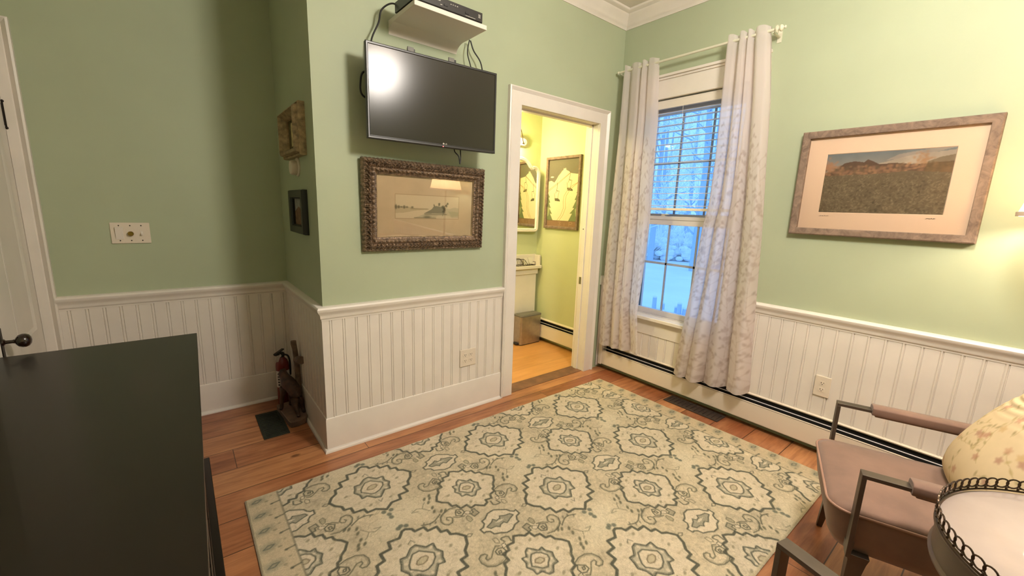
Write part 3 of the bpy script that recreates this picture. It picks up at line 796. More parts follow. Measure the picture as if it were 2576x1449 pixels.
# ---- floor grilles
def grille(name, label, m, c, ang, lx, ly, n, cat='floor grille'):
    t = thing(name, label, cat, (c[0], c[1], 0)); ca, sa = math.cos(ang), math.sin(ang)
    ux, uy = Vector((ca, sa, 0)), Vector((-sa, ca, 0)); c = Vector((c[0], c[1], 0)); Z = Vector((0, 0, 1))
    f = MB()
    for s in (-1, 1):
        f.obox(c + ux * (lx / 2 - .008) * s + Z * .004, ux, uy, Z, .008, ly / 2, .003); f.obox(c + uy * (ly / 2 - .008) * s + Z * .004, ux, uy, Z, lx / 2 - .016, .008, .003)
    f.build('frame', m, t, bevel=.001)
    s_ = MB(); s_.obox(c + Z * .0015, ux, uy, Z, lx / 2 - .01, ly / 2 - .01, .0008)
    for k in range(n): s_.obox(c + uy * ((k + .5) / n - .5) * (ly - .03) + Z * .004, ux, uy, Z, lx / 2 - .016, (ly - .03) / n * .3, .0022)
    s_.build('louvres', m, t)
    return t
grille('floor_grille', 'dark bronze floor register in the boards beside the long heater', 'graymat', (-.103, -.935), 0, .125, .40, 12)
grille('floor_grille', 'dark green square floor register in the alcove next to the carved figure', 'greenmat', (-2.525, .492), 0, .135, .345, 14)

# ---- dresser
dr = thing('dresser', 'low espresso brown dresser with a glossy bare top in the left foreground', 'dresser', (-3.15, -.6, 0))
HT = .712
tp = MB(); tp.prism([(-3.52, .214), (-2.8455, .214), (-2.8855, -1.46), (-3.52, -1.46)], lambda p: (p[0], p[1], HT - .022), lambda p: (p[0], p[1], HT)); tp.build('top', 'espresso', dr, bevel=.002)
bd = MB(); bd.box(-3.50, -2.902, .195, -1.44, .06, HT - .022); bd.build('carcass', 'espresso', dr, bevel=.002)
pb = MB(); pb.box(-3.50, -2.851, .20, -1.445, .0, .055); pb.build('plinth', 'espresso', dr, bevel=.003)
for r in range(3):
    for c in range(2):
        ya = .185 - c * .815; yb = ya - .80; za = .072 + r * .204
        dw = MB(); dw.box(-2.903, -2.887 + .004 * (2 - r), ya, yb, za, za + .192)
        d_ = dw.build('drawer', 'espresso', dr, bevel=.002)
        for q in (.25, .75):
            kk = MB(); kk.lathe([(.006, 0), (.005, .010), (.009, .014), (.010, .019), (.0001, .021)], (-2.887 + .004 * (2 - r), ya + (yb - ya) * q, za + .10), (1, 0, 0), 14) if False else kk.box(-2.887, -2.883, ya + (yb - ya) * q - .03, ya + (yb - ya) * q + .03, za + .096, za + .104)
            kk.build('handle', 'oldiron', d_)
# ================================================================== WALL THINGS
# ---- television on its tilting mount
def tv():
    c = Vector((-1.747, -.176, 1.89)); yaw = -.057; t0 = 0.0
    ex = Vector((math.cos(yaw), math.sin(yaw), 0)); nn = Vector((math.sin(yaw), -math.cos(yaw), 0))
    ez = (Vector((0, 0, 1)) * math.cos(t0) + nn * math.sin(t0)).normalized(); en = ez.cross(ex) * 1.0
    en = (nn - ez * nn.dot(ez)).normalized()
    W, H = .735, .437
    t = thing('television', 'black flat screen television mounted above the ornate framed drawing', 'television', (c.x, c.y, c.z - H / 2))
    b = MB(); b.obox(c - en * .014, ex, en, ez, W / 2, .012, H / 2); b.obox(c - en * .040, ex, en, ez, W / 2 - .09, .018, H / 2 - .05)
    b.build('housing', 'tvblack', t, bevel=.004)
    f = lambda a, z, h: c + ex * a + ez * z + en * h
    fr = MB(); fr.frame(-W / 2, W / 2, -H / 2, H / 2, [(0, -.003), (.001, .001), (.004, .003), (.010, .002), (.013, -.001), (.013, -.004)], f)
    fr.build('bezel', 'tvblack', t)
    lowb = MB(); lowb.obox(c + ez * (-H / 2 + .010) + en * .0005, ex, en, ez, W / 2 - .01, .0015, .007); lowb.build('lower_bezel', 'tvblack', t, bevel=.001)
    MB().obox(c - en * .0025, ex, en, ez, W / 2 - .012, .0015, H / 2 - .012).build('screen', 'screen', t, smooth=0)
    lg = MB(); lc = c + ez * (-H / 2 + .0185) + ex * .035 + en * .003
    lg.lathe([(.0001, 0), (.0045, 0), (.0045, .0006), (.0001, .0008)], lc, en, 16)
    for a in (.0085, .0155):   # the two letters of the maker's mark
        lg.obox(lc + ex * a + en * .0003, ex, en, ez, .0006, .0004, .0035); lg.obox(lc + ex * (a + .002) - ez * .003 + en * .0003, ex, en, ez, .002, .0004, .0006)
    lg.obox(lc + ex * .0175 + ez * .003 + en * .0003, ex, en, ez, .002, .0004, .0006); lg.obox(lc + ex * .0195 - ez * .0012 + en * .0003, ex, en, ez, .0006, .0004, .002)
    lg.build('maker_mark', 'label_light', t)
    MB().lathe([(.0001, 0), (.0022, 0), (.0022, .0006)], c + ez * (-H / 2 + .004) + ex * .033 + en * .0035, en, 10).build('power_light', 'led', t)
    m = MB()
    m.obox((-1.75, -.012, 1.90), (1, 0, 0), (0, 1, 0), (0, 0, 1), .16, .012, .12)
    for sx in (-.118, .118):
        p = c + ex * sx - en * .062; m.obox(p + ez * .02, ex, en, ez, .020, .006, .232)
        m.tube([p + Vector((0, 0, 0)), (p.x * .4 + -1.75 * .6, -.02, 1.90)], .010, 8)
    m.build('wall_mount', 'blackmetal', t, bevel=.002)
    return t, c, ex, ez, en
TV, tc_, tex, tez, ten = tv()
# bracket tabs rising over the top edge
for sx in (-.125, .105):
    MB().obox(tc_ + tex * sx + tez * .235 - ten * .050, tex, ten, tez, .017, .004, .020).build('bracket_tab', 'greyplastic', TV, bevel=.002)

def curve_pts(pts, n=12):
    # Catmull-Rom through pts
    P = [Vector(p) for p in pts]; P = [P[0] * 2 - P[1]] + P + [P[-1] * 2 - P[-2]]; out = []
    for i in range(1, len(P) - 2):
        for k in range(n):
            t = k / n; a, b, c, d = P[i - 1], P[i], P[i + 1], P[i + 2]
            out.append(.5 * ((2 * b) + (c - a) * t + (2 * a - 5 * b + 4 * c - d) * t * t + (3 * b - a - 3 * c + d) * t ** 3))
    out.append(P[-2]); return out
def cord(name, label, pts, r=.003, group=None):
    o = MB().tube(curve_pts(pts), r, 8).build(name, 'cord', None, smooth=60); tag(o, label, 'cord', group); return o
cord('power_cord', 'black cord curving from the disc player down behind the left end of the television', [(-1.90, -.10, 2.318), (-1.945, -.075, 2.335), (-1.99, -.055, 2.30), (-2.005, -.05, 2.24), (-2.045, -.055, 2.15), (-2.05, -.07, 2.06)], .0042)
cord('video_cord', 'thin black cord hanging below the shelf, nearer the curved skirt', [(-1.47, -.045, 2.30), (-1.482, -.045, 2.23), (-1.470, -.06, 2.16), (-1.46, -.08, 2.08)], .0032)
cord('video_cord', 'black cord arching out to the top right corner of the television', [(-1.46, -.040, 2.30), (-1.44, -.045, 2.25), (-1.395, -.055, 2.19), (-1.385, -.075, 2.08)], .0038)
cord('loose_cord', 'short black cord looped below the lower edge of the television', [(-1.60, -.10, 1.70), (-1.605, -.12, 1.665), (-1.585, -.13, 1.640), (-1.580, -.135, 1.600), (-1.572, -.13, 1.640), (-1.565, -.11, 1.70)], .0032)
cord('side_cord', 'black cord bowed out past the left edge of the television', [(-2.02, -.08, 1.99), (-2.10, -.09, 1.985), (-2.118, -.09, 1.93), (-2.112, -.09, 1.88), (-2.06, -.08, 1.86)], .005)

# ---- shelf and disc player
sh = thing('wall_shelf', 'white floating shelf with a concave skirt high on the wall above the television', 'shelf', (-1.73, 0, 2.222))
MB().box(-1.934, -1.529, -.302, 0, 2.262, 2.284).build('plank', 'laminate', sh, bevel=.002)
cvp = [(0, 2.2625), (-.066, 2.2625)] + [(-.082 + .080 * math.sin(a), 2.219 + .0445 * math.cos(a)) for a in [.22 + i * (PI / 2 - .22) / 10 for i in range(11)]] + [(0, 2.219)]
MB().prism(cvp, lambda p: (-1.934, p[0], p[1]), lambda p: (-1.529, p[0], p[1])).build('curved_skirt', 'laminate', sh, smooth=50)
dv = thing('disc_player', 'slim black disc player sitting on the white wall shelf', 'media player', (-1.745, -.2, 2.284))
MB().box(-1.937, -1.555, -.298, -.09, 2.288, 2.336).build('case', 'tvblack', dv, bevel=.002)
fp = MB(); fp.box(-1.935, -1.557, -.301, -.298, 2.290, 2.334); fpo = fp.build('front_panel', 'tvblack', dv, bevel=.001)
tr_ = MB(); tr_.box(-1.90, -1.80, -.3025, -.301, 2.316, 2.322); tr_.build('marking', 'label_light', dv); tr_ = MB(); tr_.box(-1.80, -1.79, -.3025, -.301, 2.301, 2.304); tr_.build('marking', 'label_light', dv); tr_ = MB(); tr_.box(-1.66, -1.60, -.3025, -.301, 2.2935, 2.2955)
tr_.build('marking', 'label_light', dv); tr_ = MB()
for k in range(4): tr_.box(-1.745 + .012 * k, -1.739 + .012 * k, -.3025, -.301, 2.318, 2.321)
tr_.build('marking', 'label_light', dv); tr_ = MB()
for k in range(3): tr_.box(-1.583, -1.570, -.3025, -.301, 2.306 + .006 * k, 2.309 + .006 * k)
tr_.build('marking', 'label_light', dv)
for x in (-1.77, -1.65): MB().box(x - .010, x + .010, -.304, -.301, 2.303, 2.311).build('button', 'blackmetal', dv)
for x in (-1.90, -1.59):
    for y in (-.27, -.12): MB().lathe([(.009, 2.284), (.009, 2.289)], (x, y, 0), (0, 0, 1), 12).build('foot', 'blackmetal', dv)

# ---- ornate framed drawing (hangs tilted forward)
def ornate():
    X0, X1, Z0, Z1 = -2.107, -1.338, 1.104, 1.595; W, H = X1 - X0, Z1 - Z0; cx = (X0 + X1) / 2
    t = thing('framed_drawing', 'antique pencil landscape in a heavy carved dark gilt frame under the television', 'framed picture', (cx, -.006, Z0))
    fw = .079; N = 26; step = .0028
    prof_h = lambda q: .012 + .026 * math.sin(min(1, q / .42) * PI / 2) - (.020 * ((q - .42) / .58) if q > .42 else 0)
    rings = []
    # perimeter samples per side, built as a mitred height field
    vs = []; fs = []
    for side in range(4):
        L = W if side % 2 == 0 else H; n = int(L / step); base = len(vs)
        for i in range(n + 1):
            s = i / n
            for k in range(N):
                q = k / (N - 1); d = q * fw; a = d + (L - 2 * d) * s; al = a
                h = prof_h(q)
                u = al / .0215
                if q < .14:
                    sc_ = abs(math.sin(u * PI)); h += .006 * sc_ ; d2 = d - (.0035 * sc_ if q < .02 else 0)
                else: d2 = d
                if .14 <= q < .56:
                    qq = (q - .14) / .42
                    h += .0085 * math.sin(al / .021 * 2 * PI + 3.2 * math.sin(qq * PI * 2)) * math.sin(qq * PI) * (0.7 + .3 * math.sin(al / .063 * 2 * PI)) + .004 * math.sin(al / .0105 * 2 * PI + qq * 9) * math.sin(qq * PI * 3) + .004 * random.uniform(-1, 1) * math.sin(qq * PI)
                elif .56 <= q < .60: h -= .006
                elif .60 <= q < .86:
                    qq = (q - .60) / .26
                    h += .013 * math.sin(qq * PI) * (.2 + .8 * abs(math.sin(al / .0245 * PI + qq * 1.5)))
                elif q >= .88: h += .0035 * abs(math.sin(al / .011 * PI)) - .004
                if k == N - 1: h = .004
                if k == 0: h = .0
                if side == 0: x, z = X0 + a, Z0 + d2
                elif side == 1: x, z = X1 - d2, Z0 + a
                elif side == 2: x, z = X1 - a, Z1 - d2
                else: x, z = X0 + d2, Z1 - a
                vs.append((x, -.006 - h, z))
        for i in range(n):
            for k in range(N - 1):
                p = base + i * N + k; fs.append((p, p + N, p + N + 1, p + 1))
    m = MB(); m.add(vs, fs); m.box(X0 + .006, X1 - .006, -.006, -.002, Z0 + .006, Z1 - .006)
    m.build('frame', 'carved', t, smooth=50)
    I = fw - .003; x0, x1, z0, z1 = X0 + I, X1 - I, Z0 + I, Z1 - I
    MB().frame(x0, x1, z0, z1, [(0, .012), (.003, .014), (.006, .010), (.006, .006), (0, .006)], lambda a, z, h: (a, -.006 - h, z)).build('inner_lip', 'goldframe', t)
    cv = Canvas(x1 - x0, z1 - z0, .0022, (205, 184, 154)); cv.noise(.12, .035); cv.noise(.01, .008)
    ox, oz = -1.922 - x0, 1.284 - z0; w, h = .408, .133
    cv.fill([(ox, oz), (ox + w, oz), (ox + w, oz + h), (ox, oz + h)], (216, 200, 170))
    cv.stroke([(ox, oz), (ox + w, oz), (ox + w, oz + h), (ox, oz + h)], .0022, (140, 108, 74), .8, True)
    G = lambda pts: [(ox + a / 100 * w, oz + b / 100 * h) for a, b in pts]
    # proportions of the sketch in percent of its sheet
    cv.fill(G([(0, 22), (0, 52), (6, 50), (23, 46), (36, 42), (50, 42), (50, 40), (30, 34), (12, 24)]), (176, 158, 126), .55)
    for a in range(0, 26, 4): cv.blob(G([(a + 1, 48)])[0], .0075, .0125 - a * .0003 - .003 * (a % 3), (94, 86, 66), .8, 0, .5)
    for a in range(24, 50, 3): cv.blob(G([(a, 42)])[0], .008, .003, (150, 136, 106), .7, 0, .6)
    cv.fill(G([(26, 2), (42, 18), (50, 34), (55, 42), (58, 53), (62, 57), (67, 54), (72, 58), (77, 50), (84, 44), (92, 52), (100, 50), (100, 6), (60, 2)]), (172, 164, 138), .55)
    cv.fill(G([(42, 22), (55, 42), (58, 53), (62, 57), (68, 54), (74, 50), (78, 40), (76, 24)]), (112, 106, 90), .75)
    cv.fill(G([(58, 2), (90, 2), (84, 14), (66, 16)]), (218, 202, 172), .6)
    for q in ((59, 58, .004, .008), (67, 66, .007, .006), (67, 60, .006, .004), (73, 54, .010, .007), (75, 46, .009, .010), (79, 58, .006, .008), (81, 68, .006, .007), (74, 34, .008, .006)):
        cv.blob(G([(q[0], q[1])])[0], q[2], q[3], (70, 62, 44), .8, .4, .5)
    cv.stroke(G([(73, 14), (74.5, 34), (75, 52), (80, 66)]), .003, (70, 60, 42), .8)
    cv.stroke(G([(44, 18), (80, 20)]), .004, (92, 86, 66), .7); cv.stroke(G([(28, 4), (62, 3)]), .004, (88, 80, 60), .7)
    cv.blob(G([(48, 8)])[0], .022, .007, (104, 98, 80), .7, 0, .6)
    cv.fill(G([(82, 34), (100, 32), (100, 14), (88, 10)]), (164, 164, 132), .5)
    grid_obj(cv, lambda U, V: (x0 + U, -.010 + 0 * U, z0 + V), 'drawing', M['art'], t)
    MB().box(x0, x1, -.0125, -.0115, z0, z1).build('glass', 'picglass', t, smooth=0)
    t.rotation_euler = (.034, 0, 0)
M['art'] = vcol_mat('printed_paper', .8, .2)
ornate()

# ---- framed landscape photograph on the window wall
def landscape():
    ya, yb, z0, z1 = -1.334, -2.090, 1.272, 1.842
    t = thing('framed_photograph', 'wide mountain meadow photograph in a weathered wood frame on the right wall', 'framed picture', (0, (ya + yb) / 2, z0))
    f = lambda a, z, h: (-h, -a, z)
    MB().frame(-ya, -yb, z0, z1, [(0, .0), (0, .034), (.006, .038), (.034, .036), (.038, .034), (.038, .0)], f).build('frame', 'barn', t, bevel=.0015)
    MB().box(-.012, -.004, ya - .03, yb + .03, z0 + .03, z1 - .03).build('backing', 'paper', t, smooth=0)
    MB().frame(-ya + .034, -yb - .034, z0 + .034, z1 - .034, [(0, .016), (.092, .016), (.0945, .0135), (.0945, .012), (0, .012)], f).build('mat_board', 'paper', t, smooth=0)
    py0, py1, pz0, pz1 = 1.462, 1.962, 1.389, 1.737
    cv = Canvas(py1 - py0, pz1 - pz0, .0025, (118, 122, 118)); H, W = cv.h, cv.w
    for k in range(40):
        z = H * (.62 + .38 * k / 40); c = k / 40
        cv.fill([(0, z), (W, z), (W, z + H * .012), (0, z + H * .012)], (150 - 52 * c, 146 - 34 * c, 138 - 14 * c))
    cv.fill([(W * .35, H * .72), (W, H * .74), (W, H * .90), (W * .7, H * .86)], (178, 166, 150), .55)
    cv.fill([(W * .5, H * .80), (W * .75, H * .84), (W, H * .93), (W, H * .97), (W * .6, H * .88)], (166, 156, 146), .5)
    cv.fill([(.0, H * .64), (W * .09, H * .70), (W * .17, H * .79), (W * .25, H * .81), (W * .33, H * .79), (W * .36, H * .83), (W * .40, H * .80), (W * .46, H * .75), (W * .58, H * .76), (W * .72, H * .73), (W, H * .75), (W, H * .6), (0, H * .6)], (92, 76, 66))
    rr = random.Random(3)
    for k in range(420):
        a = rr.random() * W; z = H * (.60 + .14 * rr.random() ** 1.3)
        cv.blob((a, z), .004 + .006 * rr.random(), .004 + .005 * rr.random(), rr.choice([(140, 108, 86), (118, 98, 78), (152, 120, 94), (100, 88, 72), (130, 104, 88)]), .6, 0, .5)
    for k in range(60):
        cv.blob((W * .78 + rr.gauss(0, .016), H * .80 + rr.gauss(0, .016)), .005, .005, (156, 126, 98), .5, 0, .5)
        cv.blob((W * .03 + rr.gauss(0, .016), H * .74 + rr.gauss(0, .014)), .006, .006, (156, 122, 98), .5, 0, .5)
    cv.fill([(W * .82, H * .76), (W * .9, H * .81), (W, H * .84), (W, H * .6), (W * .8, H * .62)], (104, 90, 66), .7)
    cv.fill([(0, 0), (W, 0), (W, H * .60), (W * .7, H * .64), (W * .4, H * .61), (0, H * .60)], (106, 97, 80))
    for k in range(2600):
        a = rr.random() * W; z = H * .60 * rr.random(); g = rr.random()
        cv.stroke([(a, z), (a + rr.uniform(-.008, .008), z + rr.uniform(.0, .008))], .002 + .0012 * (1 - z / H), rr.choice([(124, 114, 94), (88, 82, 68), (108, 100, 82), (144, 132, 110), (96, 90, 74)]), .5)
    for k in range(260):
        a = rr.random() * W; z = H * .5 * rr.random(); cv.blob((a, z), .006, .004, rr.choice([(60, 56, 46), (130, 120, 98)]), .4, rr.random() * 3, .6)
    cv.noise(.05, .05)
    grid_obj(cv, lambda U, V: (-.0135 + 0 * U, -(py0 + U), pz0 + V), 'photograph', M['art'], t)
    MB().box(-.0215, -.0205, ya - .036, yb + .036, z0 + .036, z1 - .036).build('glass', glass_mat('matte_picture_glass', (253, 250, 246), .25, .35), t, smooth=0)
    for a, b in ((1.468, 1.515), (1.905, 1.940)):
        s = MB()
        for k in range(9):
            q = a + (b - a) * k / 9; s.box(-.0175, -.0170, -q, -q - .0035, 1.379 + .001 * (k % 3), 1.3805 + .0012 * (k % 2) + .001 * (k % 3))
        s.build('signature', 'labeldark', t)
landscape()

# ---- things on the alcove side wall (x = LX, facing -x)
def side_frame(name, label, ya, yb, z0, z1, prof, mframe, paint, inset, res=.0022):
    t = thing(name, label, 'framed picture', (LX, (ya + yb) / 2, z0))
    f = lambda a, z, h: (LX - h, a, z)
    MB().frame(yb, ya, z0, z1, prof, f).build('frame', mframe, t)
    i = inset; cv = Canvas(ya - yb - 2 * i, z1 - z0 - 2 * i, res, (200, 190, 160)); paint(cv)
    MB().box(LX - .003, LX, yb + .01, ya - .01, z0 + .01, z1 - .01).build('backing', 'dark', t, smooth=0)
    grid_obj(cv, lambda U, V: (LX - .006 + 0 * U, ya - i - U, z0 + i + V), 'picture', M['art'], t)
    return t
def p1(cv):
    cv.fill([(0, 0), (cv.w, 0), (cv.w, cv.h), (0, cv.h)], (96, 86, 52)); w, h = cv.w, cv.h
    cv.fill([(w * .2, h * .12), (w * .8, h * .12), (w * .8, h * .88), (w * .2, h * .88)], (196, 180, 130))
    cv.fill([(w * .3, h * .25), (w * .7, h * .25), (w * .65, h * .75), (w * .35, h * .75)], (120, 104, 70)); cv.noise(.02, .2)
side_frame('framed_miniature', 'small picture in a deep worn gold frame, highest on the dim alcove side wall', .562, .148, 1.592, 1.852,
           [(0, 0), (0, .030), (.006, .034), (.010, .026), (.013, .030), (.018, .050), (.028, .056), (.036, .040), (.046, .030), (.052, .012), (.052, 0)], 'goldframe', p1, .049)
def p2(cv):
    w, h = cv.w, cv.h; cv.fill([(0, 0), (w, 0), (w, h), (0, h)], (148, 146, 136)); cv.fill([(0, 0), (w, 0), (w, h * .55), (w * .6, h * .62), (w * .4, h * .70), (0, h * .5)], (118, 92, 70)); cv.noise(.02, .12)
side_frame('framed_snapshot', 'small scenic snapshot in a plain black frame, lowest on the alcove side wall', .518, .190, 1.180, 1.420,
           [(0, 0), (0, .020), (.004, .030), (.040, .028), (.048, .018), (.048, 0)], 'blackframe', p2, .044)
th = thing('thermostat', 'small round ivory thermostat between the gold and black frames in the alcove', 'thermostat', (LX, .36, 1.54))
MB().lathe([(.052, 0), (.052, .005), (.050, .007)], (LX, .36, 1.545), (-1, 0, 0), 32).build('base_ring', 'almond', th)
MB().lathe([(.038, .007), (.040, .016), (.039, .032), (.035, .037), (.0001, .038)], (LX, .375, 1.540), (-1, 0, 0), 32).build('dial', 'almond', th)

# ---- fire extinguisher in the alcove corner
fe = thing('fire_extinguisher', 'small red fire extinguisher with a white label behind the carved figure', 'fire extinguisher', (-2.405, .755, 0))
cx, cy = -2.405, .755
MB().lathe([(.036, .0), (.040, .006), (.040, .272), (.038, .292), (.030, .314), (.018, .327), (.015, .335)], (cx, cy, 0), (0, 0, 1), 32).build('cylinder', 'red', fe)
MB().lathe([(.0406, .13), (.0406, .245)], (cx, cy, 0), (0, 0, 1), 32, caps=False).build('label_sleeve', 'labelwhite', fe)
q = MB()
for k in range(5): q.obox((cx - .030 - .001, cy - .0295, .150 + k * .019), (.7, -.7, 0), (.7, .7, 0), (0, 0, 1), .006, .001, .004)
for k in range(3): q.obox((cx + .004, cy - .0415, .185 + k * .018), (1, -.1, 0), (0, 1, 0), (0, 0, 1), .014, .0006, .0016)
q.build('label_print', 'labeldark', fe)
MB().lathe([(.015, .333), (.017, .339), (.017, .360), (.010, .366)], (cx, cy, 0), (0, 0, 1), 20).build('valve', 'blackmetal', fe)
hd = MB(); hd.obox((cx - .018, cy - .016, .376), (.75, .66, .18), (-.66, .75, 0), (0, 0, 1), .040, .009, .004); hd.obox((cx - .020, cy - .018, .360), (.75, .66, -.05), (-.66, .75, 0), (0, 0, 1), .034, .008, .003)
hd.build('handle', 'blackmetal', fe, bevel=.001)
MB().lathe([(.011, 0), (.011, .006)], (cx - .014, cy - .018, .350), (-.6, -.8, 0), 16).build('gauge', 'labelwhite', fe)
MB().obox((cx - .030, cy - .028, .330), (.8, .5, -.3), (-.5, .8, 0), (.3, 0, 1), .013, .001, .018).build('hang_tag', 'labelwhite', fe)
MB().tube(curve_pts([(cx + .012, cy - .012, .353), (cx + .036, cy - .020, .335), (cx + .044, cy - .016, .27), (cx + .044, cy - .004, .20)]), .006, 8).build('hose', 'cord', fe)

# ---- carved animal and post on a plinth
cb = thing('carved_figure', 'dark carved wooden bear standing on a plinth against a grey wooden post', 'sculpture', (-2.385, .52, 0))
m = MB(); poly = [(-2.470, .672), (-2.345, .700), (-2.338, .640), (-2.336, .425), (-2.352, .392), (-2.400, .372), (-2.442, .376), (-2.448, .40)]
m.prism(poly, lambda p: (p[0], p[1], 0), lambda p: (p[0], p[1], .038)); m.build('plinth', 'basewood', cb, bevel=.005)
def skin_body(chains, name, m, parent, sub=2, label=None):
    # chains: list of lists of ((x,y,z), r); shared points are merged; first point is the root
    vs = []; es = []; rs = []
    def idx(p, r):
        for i, v in enumerate(vs):
            if (Vector(v) - Vector(p)).length < 1e-5: return i
        vs.append(p); rs.append(r); return len(vs) - 1
    for ch in chains:
        prev = None
        for p, r in ch:
            i = idx(p, r)
            if prev is not None and prev != i: es.append((prev, i))
            prev = i
    off = world_loc(parent) if parent else Vector((0, 0, 0))
    me = bpy.data.meshes.new(name); me.from_pydata([tuple(Vector(v) - off) for v in vs], es, []); me.update()
    o = bpy.data.objects.new(name, me); COL.objects.link(o); me.materials.append(M[m])
    if parent: o.parent = parent
    sk = o.modifiers.new('skin', 'SKIN'); sk.use_smooth_shade = True
    for i, r in enumerate(rs): me.skin_vertices[0].data[i].radius = r if isinstance(r, tuple) else (r, r)
    me.skin_vertices[0].data[0].use_root = True
    ss = o.modifiers.new('sub', 'SUBSURF'); ss.levels = sub; ss.render_levels = sub
    if label: o['label'] = label
    return o
# bear seen from behind-side: body rises to a lowered head at the top left
bx, by = -2.392, .545
hip = (bx + .014, by - .040, .178); mid = (bx - .002, by + .002, .205); sho = (bx - .024, by + .045, .232); nk = (bx - .032, by + .058, .258); hdp = (bx - .036, by + .070, .272); muz = (bx - .056, by + .092, .260)
skin_body([[(hip, .034), (mid, .036), (sho, .034), (nk, .024), (hdp, .021), (muz, .010)],
           [(hip, .034), ((hip[0] + .022, hip[1] - .016, .105), .022), ((hip[0] + .030, hip[1] - .010, .072), .014), ((hip[0] + .033, hip[1] - .026, .044), .013), ((hip[0] + .030, hip[1] - .046, .043), .010)],
           [(hip, .034), ((hip[0] - .020, hip[1] - .030, .108), .022), ((hip[0] - .014, hip[1] - .062, .074), .013), ((hip[0] - .008, hip[1] - .074, .044), .013), ((hip[0] - .014, hip[1] - .092, .043), .010)],
           [(sho, .034), ((sho[0] - .024, sho[1] - .004, .150), .018), ((sho[0] - .034, sho[1] - .002, .095), .013), ((sho[0] - .038, sho[1] - .006, .046), .013), ((sho[0] - .050, sho[1] - .016, .043), .010)],
           [(sho, .034), ((sho[0] + .022, sho[1] + .020, .150), .017), ((sho[0] + .024, sho[1] + .030, .095), .012), ((sho[0] + .024, sho[1] + .028, .046), .013), ((sho[0] + .016, sho[1] + .040, .043), .010)],
           [(hdp, .021), ((hdp[0] - .012, hdp[1] - .010, .300), .006)], [(hdp, .021), ((hdp[0] + .014, hdp[1] + .006, .300), .006)],
           [(hip, .034), ((hip[0] + .006, hip[1] - .040, .148), .008)]], 'bear', 'carvedwood', cb, 2)
po = MB(); po.tube([(-2.352, .560, .036), (-2.350, .562, .20), (-2.353, .562, .34), (-2.360, .560, .44), (-2.366, .556, .475), (-2.366, .556, .492)], [.017, .017, .016, .015, .017, .016], 12)
po.build('post', 'greywood', cb)
br = MB(); br.tube([(-2.352, .565, .365), (-2.345, .500, .380), (-2.343, .472, .384)], [.022, .024, .025], 10); br.build('branch_stub', 'greywood', cb)

# ================================================================== CURTAINS
M['curtain'] = vcol_mat('sheer_vine_curtain', .92, .15, bump=.25, bscale=700, bdist=.0006, trans=.5, sheer=.13)
def interp(tab, z):
    tab = sorted(tab); return np.interp(z, [a for a, b in tab], [b for a, b in tab])
def curtain(name, label, left, right, ztop, zbot, folds, amp, seed, flip):
    rr = random.Random(seed); Wc = .78; Hc = ztop - zbot[0]
    cv = Canvas(Wc, Hc, .0055, (234, 226, 224))
    top0 = Hc * .62
    for s in range(9):                      # climbing vines, thinning out above the middle
        x = Wc * (s + .3 + .4 * rr.random()) / 9; z = -.05; pts = []; ph = rr.random() * 6; lim = Hc * (.60 + .18 * rr.random())
        while z < lim:
            pts.append((x + .022 * math.sin(z * 7 + ph), z)); z += .03
        for a, b in zip(pts[::1], pts[1::1]): cv.stroke([a, b], .0032, (204, 190, 182), .7)
        for i, (a, b) in enumerate(pts):
            if rr.random() < .8:
                sd = 1 if i % 2 else -1; ln = .025 + .03 * rr.random(); e = (a + sd * ln, b + ln * .9)
                cv.stroke([(a, b), e], .0028, (206, 192, 184), .65)
                cv.blob(e, .013, .0075, rr.choice([(198, 184, 178), (208, 196, 190), (190, 176, 172)]), .7, 1.2 * sd, .2)
                if rr.random() < .5: cv.blob((e[0] + sd * .016, e[1] - .012), .011, .007, (198, 182, 176), .75, -.4 * sd, .2)
            if rr.random() < .22: cv.blob((a + rr.uniform(-.03, .03), b), .017, .015, (206, 192, 188), .7, 0, .3)
    def fn(U, V):
        u = U / Wc; z = ztop - (Hc - V); t = (ztop - z) / Hc
        ya = interp(left, z); yb = interp(right, z)
        sw = u + .018 * np.sin(2 * PI * u * 2 + seed) 
        y = ya + (yb - ya) * sw
        a = amp * (.6 + 1.0 * t) * (1 - .25 * np.exp(-((z - ztop) / .05) ** 2))
        ph = 2 * PI * folds * (u + .035 * np.sin(2.4 * t + seed) + .045 * np.sin(8 * u + 1.6 * t + seed))
        w_ = np.sin(ph) + .28 * np.sin(2 * ph + 1.0 + 2 * t) + .3 * np.sin(ph * .53 + seed + t)
        x = -.105 - a * w_ * .8
        y = y + .35 * a * np.cos(ph) * (.4 + .6 * t)
        z2 = z + .006 * np.sin(ph) * (t < .02) - np.clip(t - .985, 0, 1) * 0
        # the hem hangs a little lower towards one side
        z2 = z2 + (zbot[1] - zbot[0]) * u * t
        # pinch onto the rod
        k = np.exp(-((z - (ztop - .035)) / .018) ** 2)
        x = x * (1 - .25 * k) + (-.1) * .25 * k
        return x, y, z2
    t_ = thing(name, label, 'curtain', (-.1, (left[0][1] + right[0][1]) / 2, zbot[0]), 'curtain pair at the window')
    grid_obj(cv, fn, 'panel', M['curtain'], t_)
    return t_
LL = [(2.463, -.100), (1.925, -.098), (1.468, -.086), (1.016, -.074), (.541, -.070), (.232, -.066)]
LR = [(2.422, -.381), (2.03, -.408), (1.641, -.414), (1.293, -.425), (.867, -.418), (.58, -.409), (.28, -.450)]
RL = [(2.45, -.872), (2.169, -.875), (1.723, -.876), (1.444, -.866), (1.285, -.837), (.926, -.810), (.542, -.772), (.19, -.744)]
RR = [(2.434, -1.112), (2.038, -1.155), (1.656, -1.178), (1.233, -1.207), (.838, -1.227), (.478, -1.247), (.256, -1.268)]
